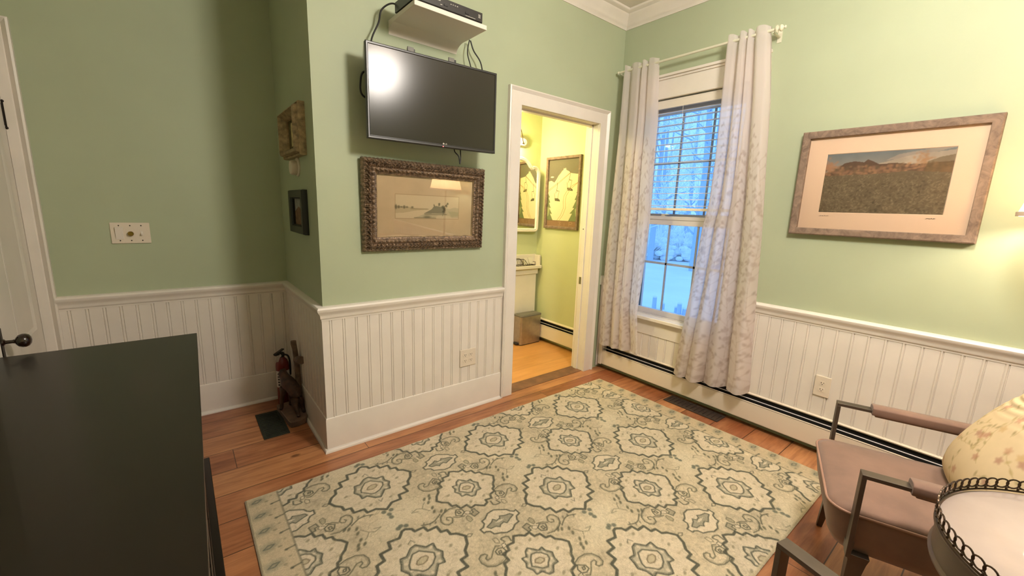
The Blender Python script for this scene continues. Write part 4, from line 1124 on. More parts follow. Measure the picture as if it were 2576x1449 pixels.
curtain('window_curtain', 'sheer white vine-print curtain panel at the left side of the window', LL, LR, 2.452, (.245, .262), 3.6, .030, 1.3, 0)
curtain('window_curtain', 'sheer white vine-print curtain panel at the right side of the window', RL, RR, 2.452, (.200, .236), 4.1, .038, 2.9, 1)
rd = thing('curtain_rod', 'thin white curtain rod with ball finials across the window top', 'curtain rod', (-.095, -.6, 2.418))
MB().tube([(-.1, -.045, 2.418), (-.1, -1.135, 2.418)], .008, 14).build('rod', 'rod', rd)
for s, y in ((1, -.045), (-1, -1.135)):
    fpf = MB(); fpf.lathe([(.008, 0), (.020, .003), (.021, .008), (.010, .012), (.009, .016), (.016, .022), (.018, .029), (.013, .036), (.006, .040), (.006, .043), (.009, .047), (.007, .052), (.0001, .054)] if s < 0 else [(.008, 0), (.012, .004), (.009, .012), (.0001, .022)], (-.1, y, 2.418), (0, s, 0), 24)
    fpf.build('finial', 'rod', rd)
for y in (-.062, -1.122):
    b_ = MB(); b_.box(-.004, 0, y - .012, y + .012, 2.375, 2.45); b_.tube([(0, y, 2.405), (-.07, y, 2.402), (-.1, y, 2.408)], .005, 8); b_.build('bracket', 'rod', rd)
# ================================================================== CHAIRS
def rrect(hx, y0, y1, r, n=6):
    P = []
    for cx_, cy_, a0 in ((hx - r, y1 - r, 0), (-hx + r, y1 - r, PI / 2), (-hx + r, y0 + r, PI), (hx - r, y0 + r, 1.5 * PI)):
        for i in range(n + 1):
            a = a0 + PI / 2 * i / n; P.append((cx_ + r * math.cos(a), cy_ + r * math.sin(a)))
    return P
def layered(m, layers):
    # layers: (hx, y0, y1, r, z)
    base = len(m.v); n = None; vs = []; fs = []
    for hx, y0, y1, r, z in layers:
        P = rrect(hx, y0, y1, r); n = len(P); vs += [(x, y, z) for x, y in P]
    for i in range(len(layers) - 1):
        for k in range(n):
            k2 = (k + 1) % n; fs.append((i * n + k, i * n + k2, (i + 1) * n + k2, (i + 1) * n + k))
    fs.append(tuple(range(n - 1, -1, -1))); fs.append(tuple((len(layers) - 1) * n + k for k in range(n)))
    m.add(vs, fs)
def armchair(label):
    t = thing('armchair', label, 'chair', (0, 0, 0), 'bronze framed armchairs beside the round table')
    m = MB(); layered(m, [(.222, -.23, .245, .05, .272), (.240, -.25, .268, .06, .280), (.252, -.262, .284, .065, .31), (.262, -.27, .296, .07, .38), (.264, -.27, .300, .07, .415),
                          (.262, -.27, .297, .07, .428), (.245, -.26, .278, .065, .437), (.20, -.22, .23, .06, .446), (.12, -.15, .15, .05, .450)])
    m.build('seat', 'leather', t, smooth=60)
    MB().tube([(x, y, .4235) for x, y in rrect(.2655, -.27, .3015, .07)], .0042, 8, closed=True).build('piping', 'piping', t, smooth=60)
    b = MB(); zz = []
    for i in range(13):
        s_ = i / 12; z = .40 + .45 * s_; y = -.215 - .14 * s_ - .02 * s_ * s_; th_ = .05 * (1 - .35 * s_); zz.append((z, y, th_))
    vs = []; fs = []; hw = .235; nx_ = 9
    for z, y, th_ in zz:
        for i in range(nx_):
            a = -1 + 2 * i / (nx_ - 1); vs.append((a * hw, y + .012 * (1 - a * a) - .02 * (1 - a * a) * 1.4, z))
        for i in range(nx_ - 1, -1, -1):
            a = -1 + 2 * i / (nx_ - 1); vs.append((a * hw, y - th_ - .02 * (1 - a * a), z))
    R_ = 2 * nx_
    for j in range(12):
        for k in range(R_): k2 = (k + 1) % R_; fs.append((j * R_ + k, j * R_ + k2, (j + 1) * R_ + k2, (j + 1) * R_ + k))
    fs.append(tuple(range(R_ - 1, -1, -1))); fs.append(tuple(12 * R_ + k for k in range(R_)))
    b.add(vs, fs); b.build('backrest', 'leather', t, smooth=50, bevel=.010, bseg=3)
    for s in (-1, 1):
        x0, x1 = s * .277, s * .315
        f = MB()
        f.box(x0, x1, .233, .246, .300, .5795); f.box(x0, x1, -.345, .246, .5795, .592)
        f.obox(((x0 + x1) / 2, -.318, .43), (1, 0, 0), (0, 1, .18), (0, -.18, 1), .019, .007, .155)
        f.box(s * .262, x0, .222, .246, .305, .335); f.box(s * .25, x0, -.30, -.28, .305, .335)
        f.build('arm_frame', 'chairmetal', t, bevel=.0012)
        p = MB(); p.prism([(s * .272, .572), (s * .268, .584), (s * .270, .602), (s * .280, .610), (s * .312, .610), (s * .322, .602), (s * .324, .584), (s * .320, .572)],
                          lambda q: (q[0], .132, q[1]), lambda q: (q[0], -.235, q[1]))
        p.box(s * .279, s * .313, -.222, .120, .564, .574)
        p.build('arm_pad', 'leather', t, smooth=40, bevel=.003)
        for yy, fy in ((.205, .228), (-.21, -.24)):
            l = MB(); vs = []
            for z, hw2, cx_, cy_ in ((0, .010, s * .285, fy), (.16, .016, s * .262, (yy + fy) / 2), (.262, .024, s * .245, yy), (.285, .030, s * .240, yy)):
                vs += [(cx_ - hw2, cy_ - hw2, z), (cx_ + hw2, cy_ - hw2, z), (cx_ + hw2, cy_ + hw2, z), (cx_ - hw2, cy_ + hw2, z)]
            fs = [(3, 2, 1, 0), (12, 13, 14, 15)]
            for j in range(3):
                for k in range(4): k2 = (k + 1) % 4; fs.append((j * 4 + k, j * 4 + k2, (j + 1) * 4 + k2, (j + 1) * 4 + k))
            l.add(vs, fs); l.build('leg', 'chairmetal', t, bevel=.001)
    return t
CH1 = armchair('brown upholstered bronze framed armchair holding the floral cushion, nearest the window wall')
CH2 = CH1.copy(); COL.objects.link(CH2)
for ch in list(CH1.children):
    c_ = ch.copy(); COL.objects.link(c_); c_.parent = CH2
for ch in CH2.children:
    if ch.name.startswith('arm_pad'): ch.location.y -= .035
CH1.location = (-.921, -2.170, 0); CH1.rotation_euler = (0, 0, math.radians(19.3))
CH2.location = (-2.149, -2.150, 0); CH2.rotation_euler = (0, 0, math.radians(-15))
CH2['label'] = 'armchair of which only one bronze arm corner shows at the bottom edge by the rug'

# ---- floral cushion leaning in chair 1
def cushion():
    W = .45; cv = Canvas(2 * W, W, .0035, (208, 188, 152)); rr = random.Random(5)
    cv.noise(.05, .02)
    for o in (0, W):
        for k in range(26):
            a = o + rr.random() * W; z = rr.random() * W; d = rr.random() * 6; pts = [(a, z)]
            for i in range(10): d += rr.uniform(-.5, .5); a += .011 * math.cos(d); z += .011 * math.sin(d); pts.append((a, z))
            cv.stroke(pts, .0024, (164, 140, 96), .6)
            for (pa, pz) in pts[::3]: cv.blob((pa + .008, pz + .005), .009, .0045, rr.choice([(150, 136, 88), (170, 150, 100), (140, 124, 80)]), .65, rr.random() * 3, .3)
        for k in range(24):
            a = o + rr.random() * W; z = rr.random() * W; c = rr.choice([(172, 122, 100), (184, 140, 112), (160, 112, 96), (190, 158, 110)])
            for i in range(5): cv.blob((a + .008 * math.cos(i * 1.26), z + .008 * math.sin(i * 1.26)), .007, .005, c, .6, i * 1.26, .4)
    t = thing('throw_cushion', 'plump gathered cream floral cushion leaning in the brown armchair', 'cushion', (0, 0, 0))
    def fn(U, V):
        front = U <= W; u = np.where(front, U / W, (2 * W - U) / W); v = V / W
        a = 2 * u - 1; b = 2 * v - 1
        # superellipse outline from the square
        rr_ = np.sqrt(np.clip(1 - .22 * np.minimum(a * a, b * b) * 1.0, .3, 1)); A = a * rr_; B = b * rr_
        e = np.clip((1 - np.abs(a) ** 2.6), 0, 1) ** .55 * np.clip((1 - np.abs(b) ** 2.6), 0, 1) ** .55
        th = np.arctan2(B, A); r = np.hypot(A, B)
        g = (.006 * np.sin(b * 46 + 4 * a + 2 * np.sin(a * 5)) * np.exp(-((b - .8) / .35) ** 2) * (.4 + .6 * np.abs(np.sin(a * 4)))) * e
        h = (.078 * e + g) * np.where(front, 1, -1)
        return A * W / 2, h, B * W / 2 + W / 2
    o = grid_obj(cv, fn, 'cover', M['cushion'], t)
    # welt round the edge
    pts = []
    for k in range(64):
        q = 2 * PI * k / 64; c, s = math.cos(q), math.sin(q); mx = max(abs(c), abs(s)); a, b = c / mx, s / mx
        f = math.sqrt(1 - .22 * min(a * a, b * b)); pts.append((a * f * W / 2, 0, b * f * W / 2 + W / 2))
    MB().tube(pts, .0055, 8, closed=True).build('welt', 'paper', t, smooth=60)
    return t
M['cushion'] = vcol_mat('floral_cotton', .85, .2, bump=.2, bscale=800, bdist=.0005)
cu = cushion()
F_ = Vector((-.33, .944, 0)); S_ = Vector((.944, .33, 0)); O_ = Vector((-.921, -2.170, 0))
cu.location = O_ + S_ * .03 + F_ * -.075 + Vector((0, 0, .452)); cu.rotation_euler = (math.radians(30), 0, math.radians(19.3))

# ---- round table with a pierced gallery
TC = Vector((-1.568, -2.515, 0)); TR = .302
tb = thing('round_side_table', 'round pedestal table with a pale top and pierced bronze gallery rail', 'table', TC)
MB().lathe([(.02, .700), (TR - .004, .700), (TR - .002, .704), (TR - .003, .716), (TR - .012, .718), (.0001, .718)], TC, (0, 0, 1), 96, caps=False).build('table_top', 'tabletop', tb)
MB().lathe([(TR - .006, .640), (TR + .003, .640), (TR + .004, .646), (TR - .001, .652), (TR - .001, .704), (TR + .004, .708), (TR + .004, .713), (TR - .002, .716), (TR - .006, .716), (TR - .006, .640)], TC, (0, 0, 1), 96, caps=False).build('apron', 'apron', tb)
g = MB(); ring = lambda r, z, k=120: [(TC.x + r * math.cos(2 * PI * i / k), TC.y + r * math.sin(2 * PI * i / k), z) for i in range(k)]
g.tube(ring(TR + .002, .7205), .0024, 6, closed=True); g.tube(ring(TR + .002, .7275), .0013, 6, closed=True)
NG = 80
for i in range(NG):
    a = 2 * PI * i / NG; c = Vector((TC.x + (TR + .002) * math.cos(a), TC.y + (TR + .002) * math.sin(a), .7385)); u = Vector((-math.sin(a), math.cos(a), 0))
    g.tube([c + u * (.0135 * math.cos(2 * PI * k / 14)) + Vector((0, 0, .0115 * math.sin(2 * PI * k / 14))) for k in range(14)], .0019, 5, closed=True)
    a2 = a + PI / NG; c2_ = Vector((TC.x + (TR + .002) * math.cos(a2), TC.y + (TR + .002) * math.sin(a2), .7235)); g.sphere(c2_, .003, 6, 4)
g.build('gallery_rail', 'gallery', tb, smooth=60)
MB().lathe([(.09, .640), (.05, .62), (.026, .60), (.022, .52), (.034, .46), (.040, .42), (.026, .36), (.022, .24), (.038, .16), (.044, .12), (.03, .10), (.0001, .10)], TC, (0, 0, 1), 32).build('pedestal', 'apron', tb)
for k in range(3):
    a = 2 * PI * k / 3 + .5; d = Vector((math.cos(a), math.sin(a), 0))
    MB().tube(curve_pts([TC + d * .02 + Vector((0, 0, .15)), TC + d * .10 + Vector((0, 0, .12)), TC + d * .18 + Vector((0, 0, .045)), TC + d * .235 + Vector((0, 0, .014))], 6), [.022 - .0005 * i for i in range(19)], 10).build('foot', 'apron', tb, smooth=60)

# ---- lamp by the right wall (only the shade corner is in the photograph; it is also mirrored in the old frame's glass)
fl = thing('floor_lamp', 'lit lamp with a pleated cream shade at the right edge near the photograph', 'lamp', (-.262, -2.385, 0))
LC = Vector((-.262, -2.385, 0))
def pleat(m, prof, n=180, k=60, amp=.0035):
    vs = []; fs = []
    for r, z in prof:
        for i in range(n):
            a = 2 * PI * i / n; q = r + amp * math.sin(a * k); vs.append((LC.x + q * math.cos(a), LC.y + q * math.sin(a), z))
    for j in range(len(prof) - 1):
        for i in range(n): i2 = (i + 1) % n; fs.append((j * n + i, j * n + i2, (j + 1) * n + i2, (j + 1) * n + i))
    m.add(vs, fs); return m
pleat(MB(), [(.190, 1.405), (.176, 1.46), (.158, 1.53), (.140, 1.60), (.125, 1.665)]).build('lamp_shade', 'shade', fl, smooth=60)
MB().lathe([(.188, 1.398), (.196, 1.398), (.197, 1.414), (.190, 1.416), (.188, 1.398)], LC, (0, 0, 1), 64, caps=False).build('shade_trim', 'paper', fl)
MB().lathe([(.124, 1.662), (.130, 1.662), (.130, 1.672), (.124, 1.672), (.124, 1.662)], LC, (0, 0, 1), 64, caps=False).build('shade_trim', 'paper', fl)
MB().lathe([(.13, 0), (.13, .012), (.10, .022), (.03, .03), (.012, .05), (.011, 1.40), (.012, 1.405), (.010, 1.41)], LC, (0, 0, 1), 32).build('pole', 'gallery', fl)
MB().sphere((LC.x, LC.y, 1.558), .026, 20, 14).build('bulb', 'bulb', fl)

# ---- ceiling fan light (above and behind the camera; mirrored in the television)
cf = thing('ceiling_fan', 'ceiling fan with a lit glass bowl reflected in the television screen', 'ceiling fan', (-1.53, -2.15, ZC))
FC = Vector((-1.53, -2.15, 0))
MB().lathe([(.09, ZC), (.095, ZC - .02), (.10, ZC - .06), (.07, ZC - .09)], FC, (0, 0, 1), 32).build('motor', 'gallery', cf)
MB().lathe([(.135, ZC - .102), (.13, ZC - .14), (.095, ZC - .175), (.05, ZC - .19), (.0001, ZC - .193)], FC, (0, 0, 1), 40, caps=False).build('glass_bowl', 'shadeglass', cf)
MB().lathe([(.02, ZC - .09), (.14, ZC - .095), (.142, ZC - .105), (.135, ZC - .105)], FC, (0, 0, 1), 40, caps=False).build('fitter', 'gallery', cf)
for k in range(5):
    a = 2 * PI * k / 5 + .3; d = Vector((math.cos(a), math.sin(a), 0)); n = Vector((-d.y, d.x, 0))
    MB().obox(FC + d * .40 + Vector((0, 0, ZC - .05)), d, (n + Vector((0, 0, .18))).normalized(), Vector((0, 0, 1)), .25, .065, .004).obox(FC + d * .13 + Vector((0, 0, ZC - .05)), d, n, Vector((0, 0, 1)), .05, .016, .003).build('blade', 'espresso', cf, bevel=.002)

# ================================================================== BATHROOM THINGS
va = thing('vanity_console', 'white vanity ledge with a raised back and end splash under the bathroom mirror', 'vanity', (-.45, .97, 0))
MB().box(-.90, .022, .935, 1.0, 0, .755).build('panel', 'trim', va, bevel=.002)
MB().box(-.92, .050, .885, .998, .765, .797).box(-.91, .030, .918, .998, .705, .765).build('counter', 'laminate', va, bevel=.004)
MB().box(-.92, .050, .978, .998, .797, .905).box(.026, .050, .905, .978, .797, .900).build('splash', 'laminate', va, bevel=.004)

bk = thing('wire_basket', 'small dark wire basket on the white vanity ledge', 'basket', (-.16, .93, .797))
w_ = MB()
X0, X1, Y0, Y1 = -.34, -.03, .897, .968
arc = [(X0 + (X1 - .10 - X0) * i / 10, Y0, .806 + .062 * math.sin(min(1, (10 - i) / 3.2) * PI / 2)) for i in range(11)]
w_.tube(arc, .0026, 6); w_.tube([(p[0], Y1, p[2]) for p in arc], .0026, 6)
w_.tube([(X0, Y0, .802), (X1, Y0, .802), (X1, Y1, .802), (X0, Y1, .802)], .0026, 6, closed=True)
for i in range(1, 10):
    p = arc[i]; w_.tube([(p[0], Y0, .802), (p[0] + .006, Y0 - .004, (p[2] + .802) / 2), (p[0], Y0, p[2])], .0014, 5)
for i in range(8): x = X0 + (X1 - X0) * (i + .5) / 8; w_.tube([(x, Y0, .802), (x, Y1, .802)], .0014, 5)
w_.tube([(X1, Y0, .802), (X1, Y0 + .002, .835), (X1, Y1, .835), (X1, Y1, .802)], .0022, 6)
w_.build('frame', 'oldiron', bk, smooth=60)
for i, (x, y, z, t1, t2, lb) in enumerate(((-.125, .932, .842, .22, .1, 'white folded card leaning in the wire basket, left of the two'), (-.060, .935, .845, -.22, .16, 'white folded card leaning in the wire basket, right of the two'))):
    c_ = MB(); u = Vector((math.cos(t2), math.sin(t2), 0)); up_ = Vector((0, .3, 1)).normalized() + u * t1; n_ = Vector((0, 1, -.3)).normalized()
    c_.obox((x, y, z), u, n_, up_.normalized(), .034, .0012, .036); tag(c_.build('paper_card', 'labelwhite', None), lb, 'card', 'cards in the wire basket')

mr = thing('wall_mirror', 'white framed mirror with an arched shoulder top on the bathroom wall', 'mirror', (-.255, .998, 1.137))
def mir_outline(g_):
    R = [(.265, .0 + .05), (.262, .03), (.25, .012), (.225, .0)]
    right = [(.225, 1.137), (.250, 1.145), (.263, 1.160), (.268, 1.190), (.268, 1.700), (.262, 1.735), (.243, 1.765), (.215, 1.782), (.180, 1.785), (.168, 1.776), (.158, 1.788), (.130, 1.822), (.085, 1.848), (.04, 1.858)]
    pts = [(x, z) for x, z in right] + [(-x, z) for x, z in right[::-1]]
    c = (0, 1.49); out = []
    n = len(pts)
    for i in range(n):
        a = Vector(pts[i - 1]); b = Vector(pts[i]); d = Vector(pts[(i + 1) % n]); e1 = (b - a).normalized(); e2 = (d - b).normalized(); t_ = (e1 + e2).normalized(); nn_ = Vector((-t_.y, t_.x))
        out.append((-.255 + b.x + nn_.x * g_, b.y + nn_.y * g_))
    return out
def ring_band(m, levels):
    n = None; vs = []; fs = []
    for g_, y in levels:
        P = mir_outline(g_); n = len(P); vs += [(p[0], y, p[1]) for p in P]
    L = len(levels)
    for j in range(L):
        j2 = (j + 1) % L
        for k in range(n): k2 = (k + 1) % n; fs.append((j * n + k, j * n + k2, j2 * n + k2, j2 * n + k))
    m.add(vs, fs); return m
ring_band(MB(), [(0, .998), (0, .975), (.006, .966), (.014, .965), (.020, .972), (.026, .966), (.034, .972), (.036, .980), (.036, .998)]).build('frame', 'laminate', mr, smooth=45)
P = mir_outline(.034); MB().prism(P, lambda p: (p[0], .981, p[1]), lambda p: (p[0], .985, p[1])).build('mirror_glass', 'mirror', mr, smooth=0)

scn = thing('wall_sconce', 'lit bathroom wall light with a grey oval plate over the arched mirror', 'wall light', (-.28, .998, 2.0))
ov = []
for k in range(40):
    a = 2 * PI * k / 40; ov.append((-.285 + (.125 if math.cos(a) > 0 else -.125) + .055 * math.cos(a), 2.0 + .055 * math.sin(a)))
iv = [(-.285 + (x + .285) * .82, 2.0 + (z - 2.0) * .62) for x, z in ov]
MB().prism(ov, lambda p: (p[0], .999, p[1]), lambda p: (p[0], .980, p[1])).build('back_plate', 'chrome', scn, bevel=.003)
MB().prism(iv, lambda p: (p[0], .981, p[1]), lambda p: (p[0], .976, p[1])).build('inner_plate', 'laminate', scn, bevel=.001)
MB().tube(curve_pts([(-.195, .976, 1.985), (-.205, .94, 1.975), (-.235, .92, 1.99), (-.255, .915, 2.05), (-.275, .915, 2.10), (-.31, .915, 2.115), (-.345, .915, 2.10)]), .0042, 8).build('arm', 'gallery', scn)
MB().lathe([(.018, 2.095), (.020, 2.075), (.030, 2.06), (.046, 2.04), (.052, 1.99), (.052, 1.93)], (-.345, .915, 0), (0, 0, 1), 28, caps=False).build('glass_shade', 'glass', scn)
MB().sphere((-.345, .915, 1.985), .030, 18, 12, (1, 1, 1.25)).build('bulb', 'bulb', scn)

def ski():
    ya, yb, z0, z1 = .880, .425, 1.183, 1.868
    t = thing('ski_poster', 'framed chairlift ski poster on the bathroom side wall beside the mirror', 'framed picture', (.07, (ya + yb) / 2, z0))
    f = lambda a, z, h: (.07 - h, -a, z)
    MB().frame(-ya, -yb, z0, z1, [(0, 0), (0, .028), (.004, .030), (.022, .028), (.025, .024), (.025, 0)], f).build('frame', 'barn', t, bevel=.001)
    MB().box(.064, .068, ya - .01, yb + .01, z0 + .01, z1 - .01).build('backing', 'dark', t, smooth=0)
    W, H = ya - yb - .05, z1 - z0 - .05; cv = Canvas(W, H, .0024, (112, 108, 90))
    Q = lambda pts: [(a * W, b * H) for a, b in pts]
    CRM = (212, 198, 162)
    cv.fill(Q([(0, .68), (.10, .69), (.2, .66), (.26, .70), (.33, .76), (.44, .825), (.48, .84), (.50, .87), (.53, .855), (.56, .875), (.58, .84), (.66, .82), (.74, .79), (.86, .78), (1, .77), (1, .08), (0, .08)]), CRM)
    cv.stroke(Q([(.45, .83), (.36, .77), (.34, .72), (.28, .66)]), .006, (176, 156, 116), .9)
    cv.blob(Q([(.12, .745)])[0], .022, .006, (238, 222, 180), 1)
    cv.stroke(Q([(0, .545), (.36, .67), (.75, .81), (1, .91)]), .004, (120, 104, 76), .9); cv.stroke(Q([(.0, .525), (.36, .652), (.70, .785)]), .004, (120, 104, 76), .9)
    for dx, dz in ((0, 0), (.40, .155)):
        cv.stroke(Q([(.31 + dx, .655 + dz), (.31 + dx, .60 + dz), (.29 + dx, .545 + dz), (.33 + dx, .53 + dz)]), .005, (84, 72, 50))
        cv.stroke(Q([(.26 + dx, .50 + dz), (.29 + dx, .54 + dz), (.38 + dx, .53 + dz), (.34 + dx, .43 + dz)]), .004, (84, 72, 50)); cv.stroke(Q([(.22 + dx, .50 + dz), (.25 + dx, .42 + dz), (.34 + dx, .42 + dz)]), .004, (84, 72, 50))
        cv.fill(Q([(.23 + dx, .425 + dz), (.35 + dx, .425 + dz), (.42 + dx, .395 + dz), (.42 + dx, .375 + dz), (.25 + dx, .385 + dz)]), (92, 90, 66))
    for o in (0, .07):
        cv.stroke(Q([(.34 + o, .08), (.47 + o, .17), (.55 + o, .28), (.53 + o, .38), (.55 + o, .46), (.66 + o, .55), (.80 + o, .61), (1, .66)]), .006, (166, 144, 100), .9)
    for s, lay in ((0, [(.0, .50), (.07, .44), (.03, .43), (.09, .36), (.05, .35), (.12, .27), (.06, .28), (.17, .18), (.10, .19), (.21, .08), (0, .08)]),
                   (1, [(1, .56), (.94, .50), (.97, .50), (.90, .40), (.95, .40), (.84, .28), (.90, .28), (.76, .20), (.84, .20), (.72, .08), (1, .08)])):
        cv.fill(Q(lay), (112, 122, 84))
        cv.fill(Q([(abs(s - .0), .30), (abs(s - .08), .26), (abs(s - .05), .16), (abs(s), .14)]), (150, 158, 112))
    cv.fill(Q([(0, 0), (1, 0), (1, .085), (0, .085)]), (134, 106, 80)); cv.stroke(Q([(0, .085), (1, .085)]), .004, (104, 88, 60))
    L = (166, 136, 106)      # faint lettering in the lower band, as far as it can be made out
    def S3(x): cv.stroke(Q([(x, .066), (x + .05, .074), (x + .08, .062), (x + .04, .046), (x + .08, .03), (x + .05, .014), (x, .02)]), .004, L, .8)
    S3(.40); cv.stroke(Q([(.60, .014), (.60, .045)]), .004, L, .8); cv.stroke(Q([(.76, .012), (.76, .07), (.84, .07), (.86, .055), (.83, .04), (.76, .038)]), .004, L, .8)
    cv.noise(.004, .02)
    grid_obj(cv, lambda U, V: (.062 + 0 * U, ya - .025 - U, z0 + .025 + V), 'print', M['art'], t)
ski()

bn = thing('step_bin', 'brushed steel step bin with a grey lid on the bathroom floor', 'bin', (-.15, .85, 0))
bpoly = rrect(.137, -.062, .062, .022); bcx, bcy = -.143, .853
MB().prism(bpoly, lambda p: (bcx + p[0], bcy + p[1], .012), lambda p: (bcx + p[0], bcy + p[1], .296)).build('body', 'steel', bn, smooth=40)
MB().prism(rrect(.132, -.058, .058, .02), lambda p: (bcx + p[0], bcy + p[1], 0), lambda p: (bcx + p[0], bcy + p[1], .012)).build('base', 'blackmetal', bn)
MB().prism(rrect(.141, -.066, .066, .024), lambda p: (bcx + p[0], bcy + p[1], .296), lambda p: (bcx + p[0], bcy + p[1], .312)).prism(rrect(.120, -.05, .05, .02), lambda p: (bcx + p[0], bcy + p[1], .312), lambda p: (bcx + p[0], bcy + p[1], .316)).build('lid', 'greyplastic', bn, bevel=.003)
MB().box(bcx - .137 - .03, bcx - .13, bcy - .035, bcy + .035, .012, .026).build('pedal', 'blackmetal', bn, bevel=.005)

mr.location = (-.255, .972, 1.137); mr.rotation_euler = (0, 0, math.radians(-5))
bc = thing('ceiling_light', 'small round bathroom ceiling light out of the picture', 'ceiling light', (-1.45, .52, ZC))
MB().lathe([(.06, ZC), (.06, ZC - .02), (.008, ZC - .03), (.008, 2.38), (.05, 2.36)], (-1.45, .52, 0), (0, 0, 1), 32).build('base', 'laminate', bc)
MB().lathe([(.05, 2.36), (.10, 2.32), (.10, 2.28), (.05, 2.245), (.0001, 2.24)], (-1.45, .52, 0), (0, 0, 1), 32, caps=False).build('glass_dome', 'shadeglass', bc)
point_specs = [('bathroom_light', (-1.45, .52, 2.18), P_BATH, (1.0, .79, .40), .08)]
# lamp and stand added out of view, far left, to brighten the alcove
bs = thing('bedside_lamp', 'small bedside lamp behind the camera', 'lamp', (-4.05, -3.6, 0))
MB().box(-4.30, -3.82, -3.84, -3.40, 0, .58).build('nightstand', 'espresso', bs, bevel=.004)
MB().lathe([(.07, .58), (.07, .595), (.02, .61), (.05, .70), (.055, .78), (.012, .86), (.010, .96)], (-4.05, -3.6, 0), (0, 0, 1), 28).build('base', 'almond', bs)
MB().lathe([(.17, .92), (.10, 1.16)], (-4.05, -3.6, 0), (0, 0, 1), 40, caps=False).build('lamp_shade', 'shade', bs)
point_specs.append(('bedside_light', (-4.05, -3.6, 1.03), P_BED, (1.0, .88, .68), .04))
# ================================================================== OUTSIDE
struct(MB().box(.30, 70, -30, 60, -.75, -.60).build('ground', 'snow', smooth=0))
def tree(x, y, h, seed, label, group, ev=False):
    rr = random.Random(seed); t = thing('snowy_tree', label, 'tree', (x, y, -.6), group)
    tk = MB(); tw = MB()
    tk.tube([(x, y, -.6), (x + .1, y, h * .4), (x + rr.uniform(-.3, .3), y + rr.uniform(-.3, .3), h)], [.13, .09, .02], 7)
    def br(p, d, L, r, lv):
        q = p + d * L; mid = (p + q) / 2 + Vector((rr.uniform(-.1, .1), rr.uniform(-.1, .1), rr.uniform(0, .1))) * L
        (tk if lv == 0 else tw).tube([p, mid, q], [r, r * .8, r * .5], 4, caps=False)
        if lv < 3:
            for k in range(3 if lv else 4):
                s = rr.uniform(.35, 1); b = p.lerp(q, s); nd = (d + Vector((rr.uniform(-1, 1), rr.uniform(-1, 1), rr.uniform(-.4, .9)))).normalized()
                br(b, nd, L * rr.uniform(.45, .7), r * .62, lv + 1)
    for k in range(int(h * 1.4)):
        z = rr.uniform(.4, h); a = rr.uniform(0, 2 * PI); d = Vector((math.cos(a), math.sin(a), rr.uniform(.0, .7))).normalized()
        br(Vector((x, y, z)), d, rr.uniform(.9, 2.0) * (1.2 - z / h * .6), .035, 0)
    tk.build('trunk', 'bark', t); tw.build('twigs', 'snowtwig', t)
vis = [(11.5, 5.2), (12.5, 7.6), (14, 9.0), (14.5, 6.6), (17, 8.6), (18, 10.8), (20, 11.8), (21, 9.6), (24, 13.5), (25, 11)]
for i, (x, y) in enumerate(vis):
    tree(x, y, 7.5 + (i % 3), 40 + i, 'bare winter tree with snow on its twigs beyond the window', 'snowy trees beyond the window')
def bush(x, y, r, seed):
    rr = random.Random(seed); t = thing('snowy_bush', 'snow covered bush at the edge of the white yard', 'bush', (x, y, -.6), 'snowy bushes beyond the window'); m = MB()
    for k in range(46):
        a = rr.uniform(0, 2 * PI); q = r * math.sqrt(rr.random()); z = -.6 + rr.random() * r * 1.1 * (1 - (q / r) ** 2 * .6); m.sphere((x + q * math.cos(a), y + q * math.sin(a), z), rr.uniform(.10, .24), 7, 5, (1.2, 1.2, .8))
    for k in range(50):
        a = rr.uniform(0, 2 * PI); el = rr.uniform(.3, 1.4); d = Vector((math.cos(a) * math.cos(el), math.sin(a) * math.cos(el), math.sin(el))); m.tube([(x, y, -.5), Vector((x, y, -.5)) + d * r * 1.3], .015, 4, caps=False)
    m.build('twigs_and_snow', 'bush', t, smooth=0)
for i, (x, y, r) in enumerate(((13.4, 8.3, 1.0), (14.6, 7.4, .9), (15.5, 9.0, 1.3), (16.5, 7.9, 1.2), (17.5, 10.2, 1.4), (15.0, 5.9, 1.2), (19, 9.2, 1.5))): bush(x, y, r, 70 + i)
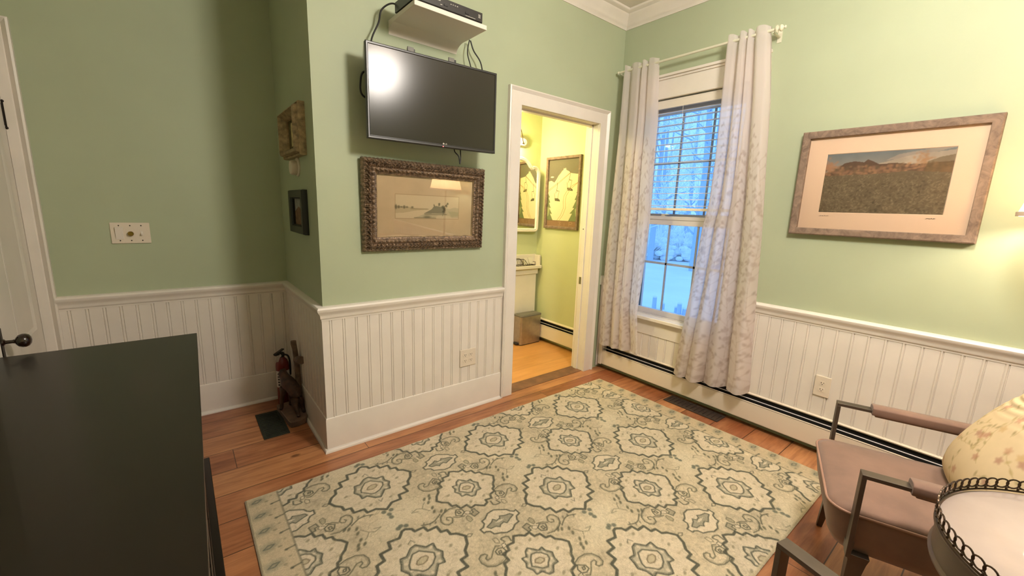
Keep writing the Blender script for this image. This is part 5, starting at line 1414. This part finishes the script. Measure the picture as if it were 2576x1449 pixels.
for i, (x, y, h, lb) in enumerate(((4.86, 2.50, .24, 'weathered wood post in the snow at the left of the lower window panes'), (4.95, 2.36, .12, 'low snowy stump beside the weathered post at the left'), (4.86, 1.935, .21, 'weathered wood post in the snow at the middle of the lower window panes'), (4.93, 2.03, .11, 'low snowy stump just left of the middle post'), (4.90, 1.84, .12, 'low snowy stump just right of the middle post'))):
    t = thing('yard_post', lb, 'post', (x, y, -.6), 'posts and stumps in the snow'); MB().lathe([(.045, -.6), (.042, -.6 + h)], (x, y, 0), (0, 0, 1), 10).build('post', 'bark', t)
    MB().lathe([(.048, -.6 + h), (.045, -.575 + h), (.02, -.56 + h), (.0001, -.557 + h)], (x, y, 0), (0, 0, 1), 10).build('snow_cap', 'snow', t)

# ================================================================== LIGHT
def point(name, loc, power, color, radius):
    l = bpy.data.lights.new(name, 'POINT'); l.energy = power; l.color = color; l.shadow_soft_size = radius
    o = bpy.data.objects.new(name, l); o.location = loc; COL.objects.link(o); return o
point('ceiling_light', (FC.x, FC.y, ZC - .30), P_CEIL, (1.0, .92, .83), .19)
point('lamp_light', (LC.x, LC.y, 1.492), P_LAMP, (1.0, .87, .72), .04)
point('sconce_light', (-.345, .905, 1.915), P_SCN, (1.0, .82, .46), .03)
for a_ in point_specs: point(*a_)
wd = bpy.data.worlds.new('dusk_sky'); SC.world = wd; wd.use_nodes = True
bg = wd.node_tree.nodes['Background']; bg.inputs[0].default_value = (.22, .50, 1.0, 1); bg.inputs[1].default_value = P_SKY

# ================================================================== CAMERA
cam = bpy.data.cameras.new('camera'); co = bpy.data.objects.new('camera', cam); COL.objects.link(co); SC.camera = co
Rm = [[0.7803489989826622, -0.624383399161554, 0.03465271473089182], [-0.09001169736635439, -0.16698717386589212, -0.9818417276228943], [0.6188322342315282, 0.7630600596386535, -0.18651008353509813]]
mw = Matrix.Identity(4)
for r in range(3):
    mw[r][0] = Rm[0][r]; mw[r][1] = -Rm[1][r]; mw[r][2] = -Rm[2][r]
mw.translation = Vector((-2.87497, -2.24384, 1.35498))
co.matrix_world = mw
cam.sensor_fit = 'HORIZONTAL'; cam.sensor_width = 36; cam.lens = 36 * 1040.97 / 2576
cam.clip_start = .02; cam.clip_end = 200
SC.view_settings.view_transform = 'Standard'; SC.view_settings.look = 'None'
SC.view_settings.gamma = 1; SC.view_settings.use_curve_mapping = False
SC.view_settings.exposure = EXPOSURE
SC.cycles.max_bounces = 10; SC.cycles.diffuse_bounces = 6; SC.cycles.glossy_bounces = 5; SC.cycles.transmission_bounces = 8; SC.cycles.transparent_max_bounces = 16
SC.cycles.sample_clamp_indirect = 6
SC.cycles.use_denoising = True
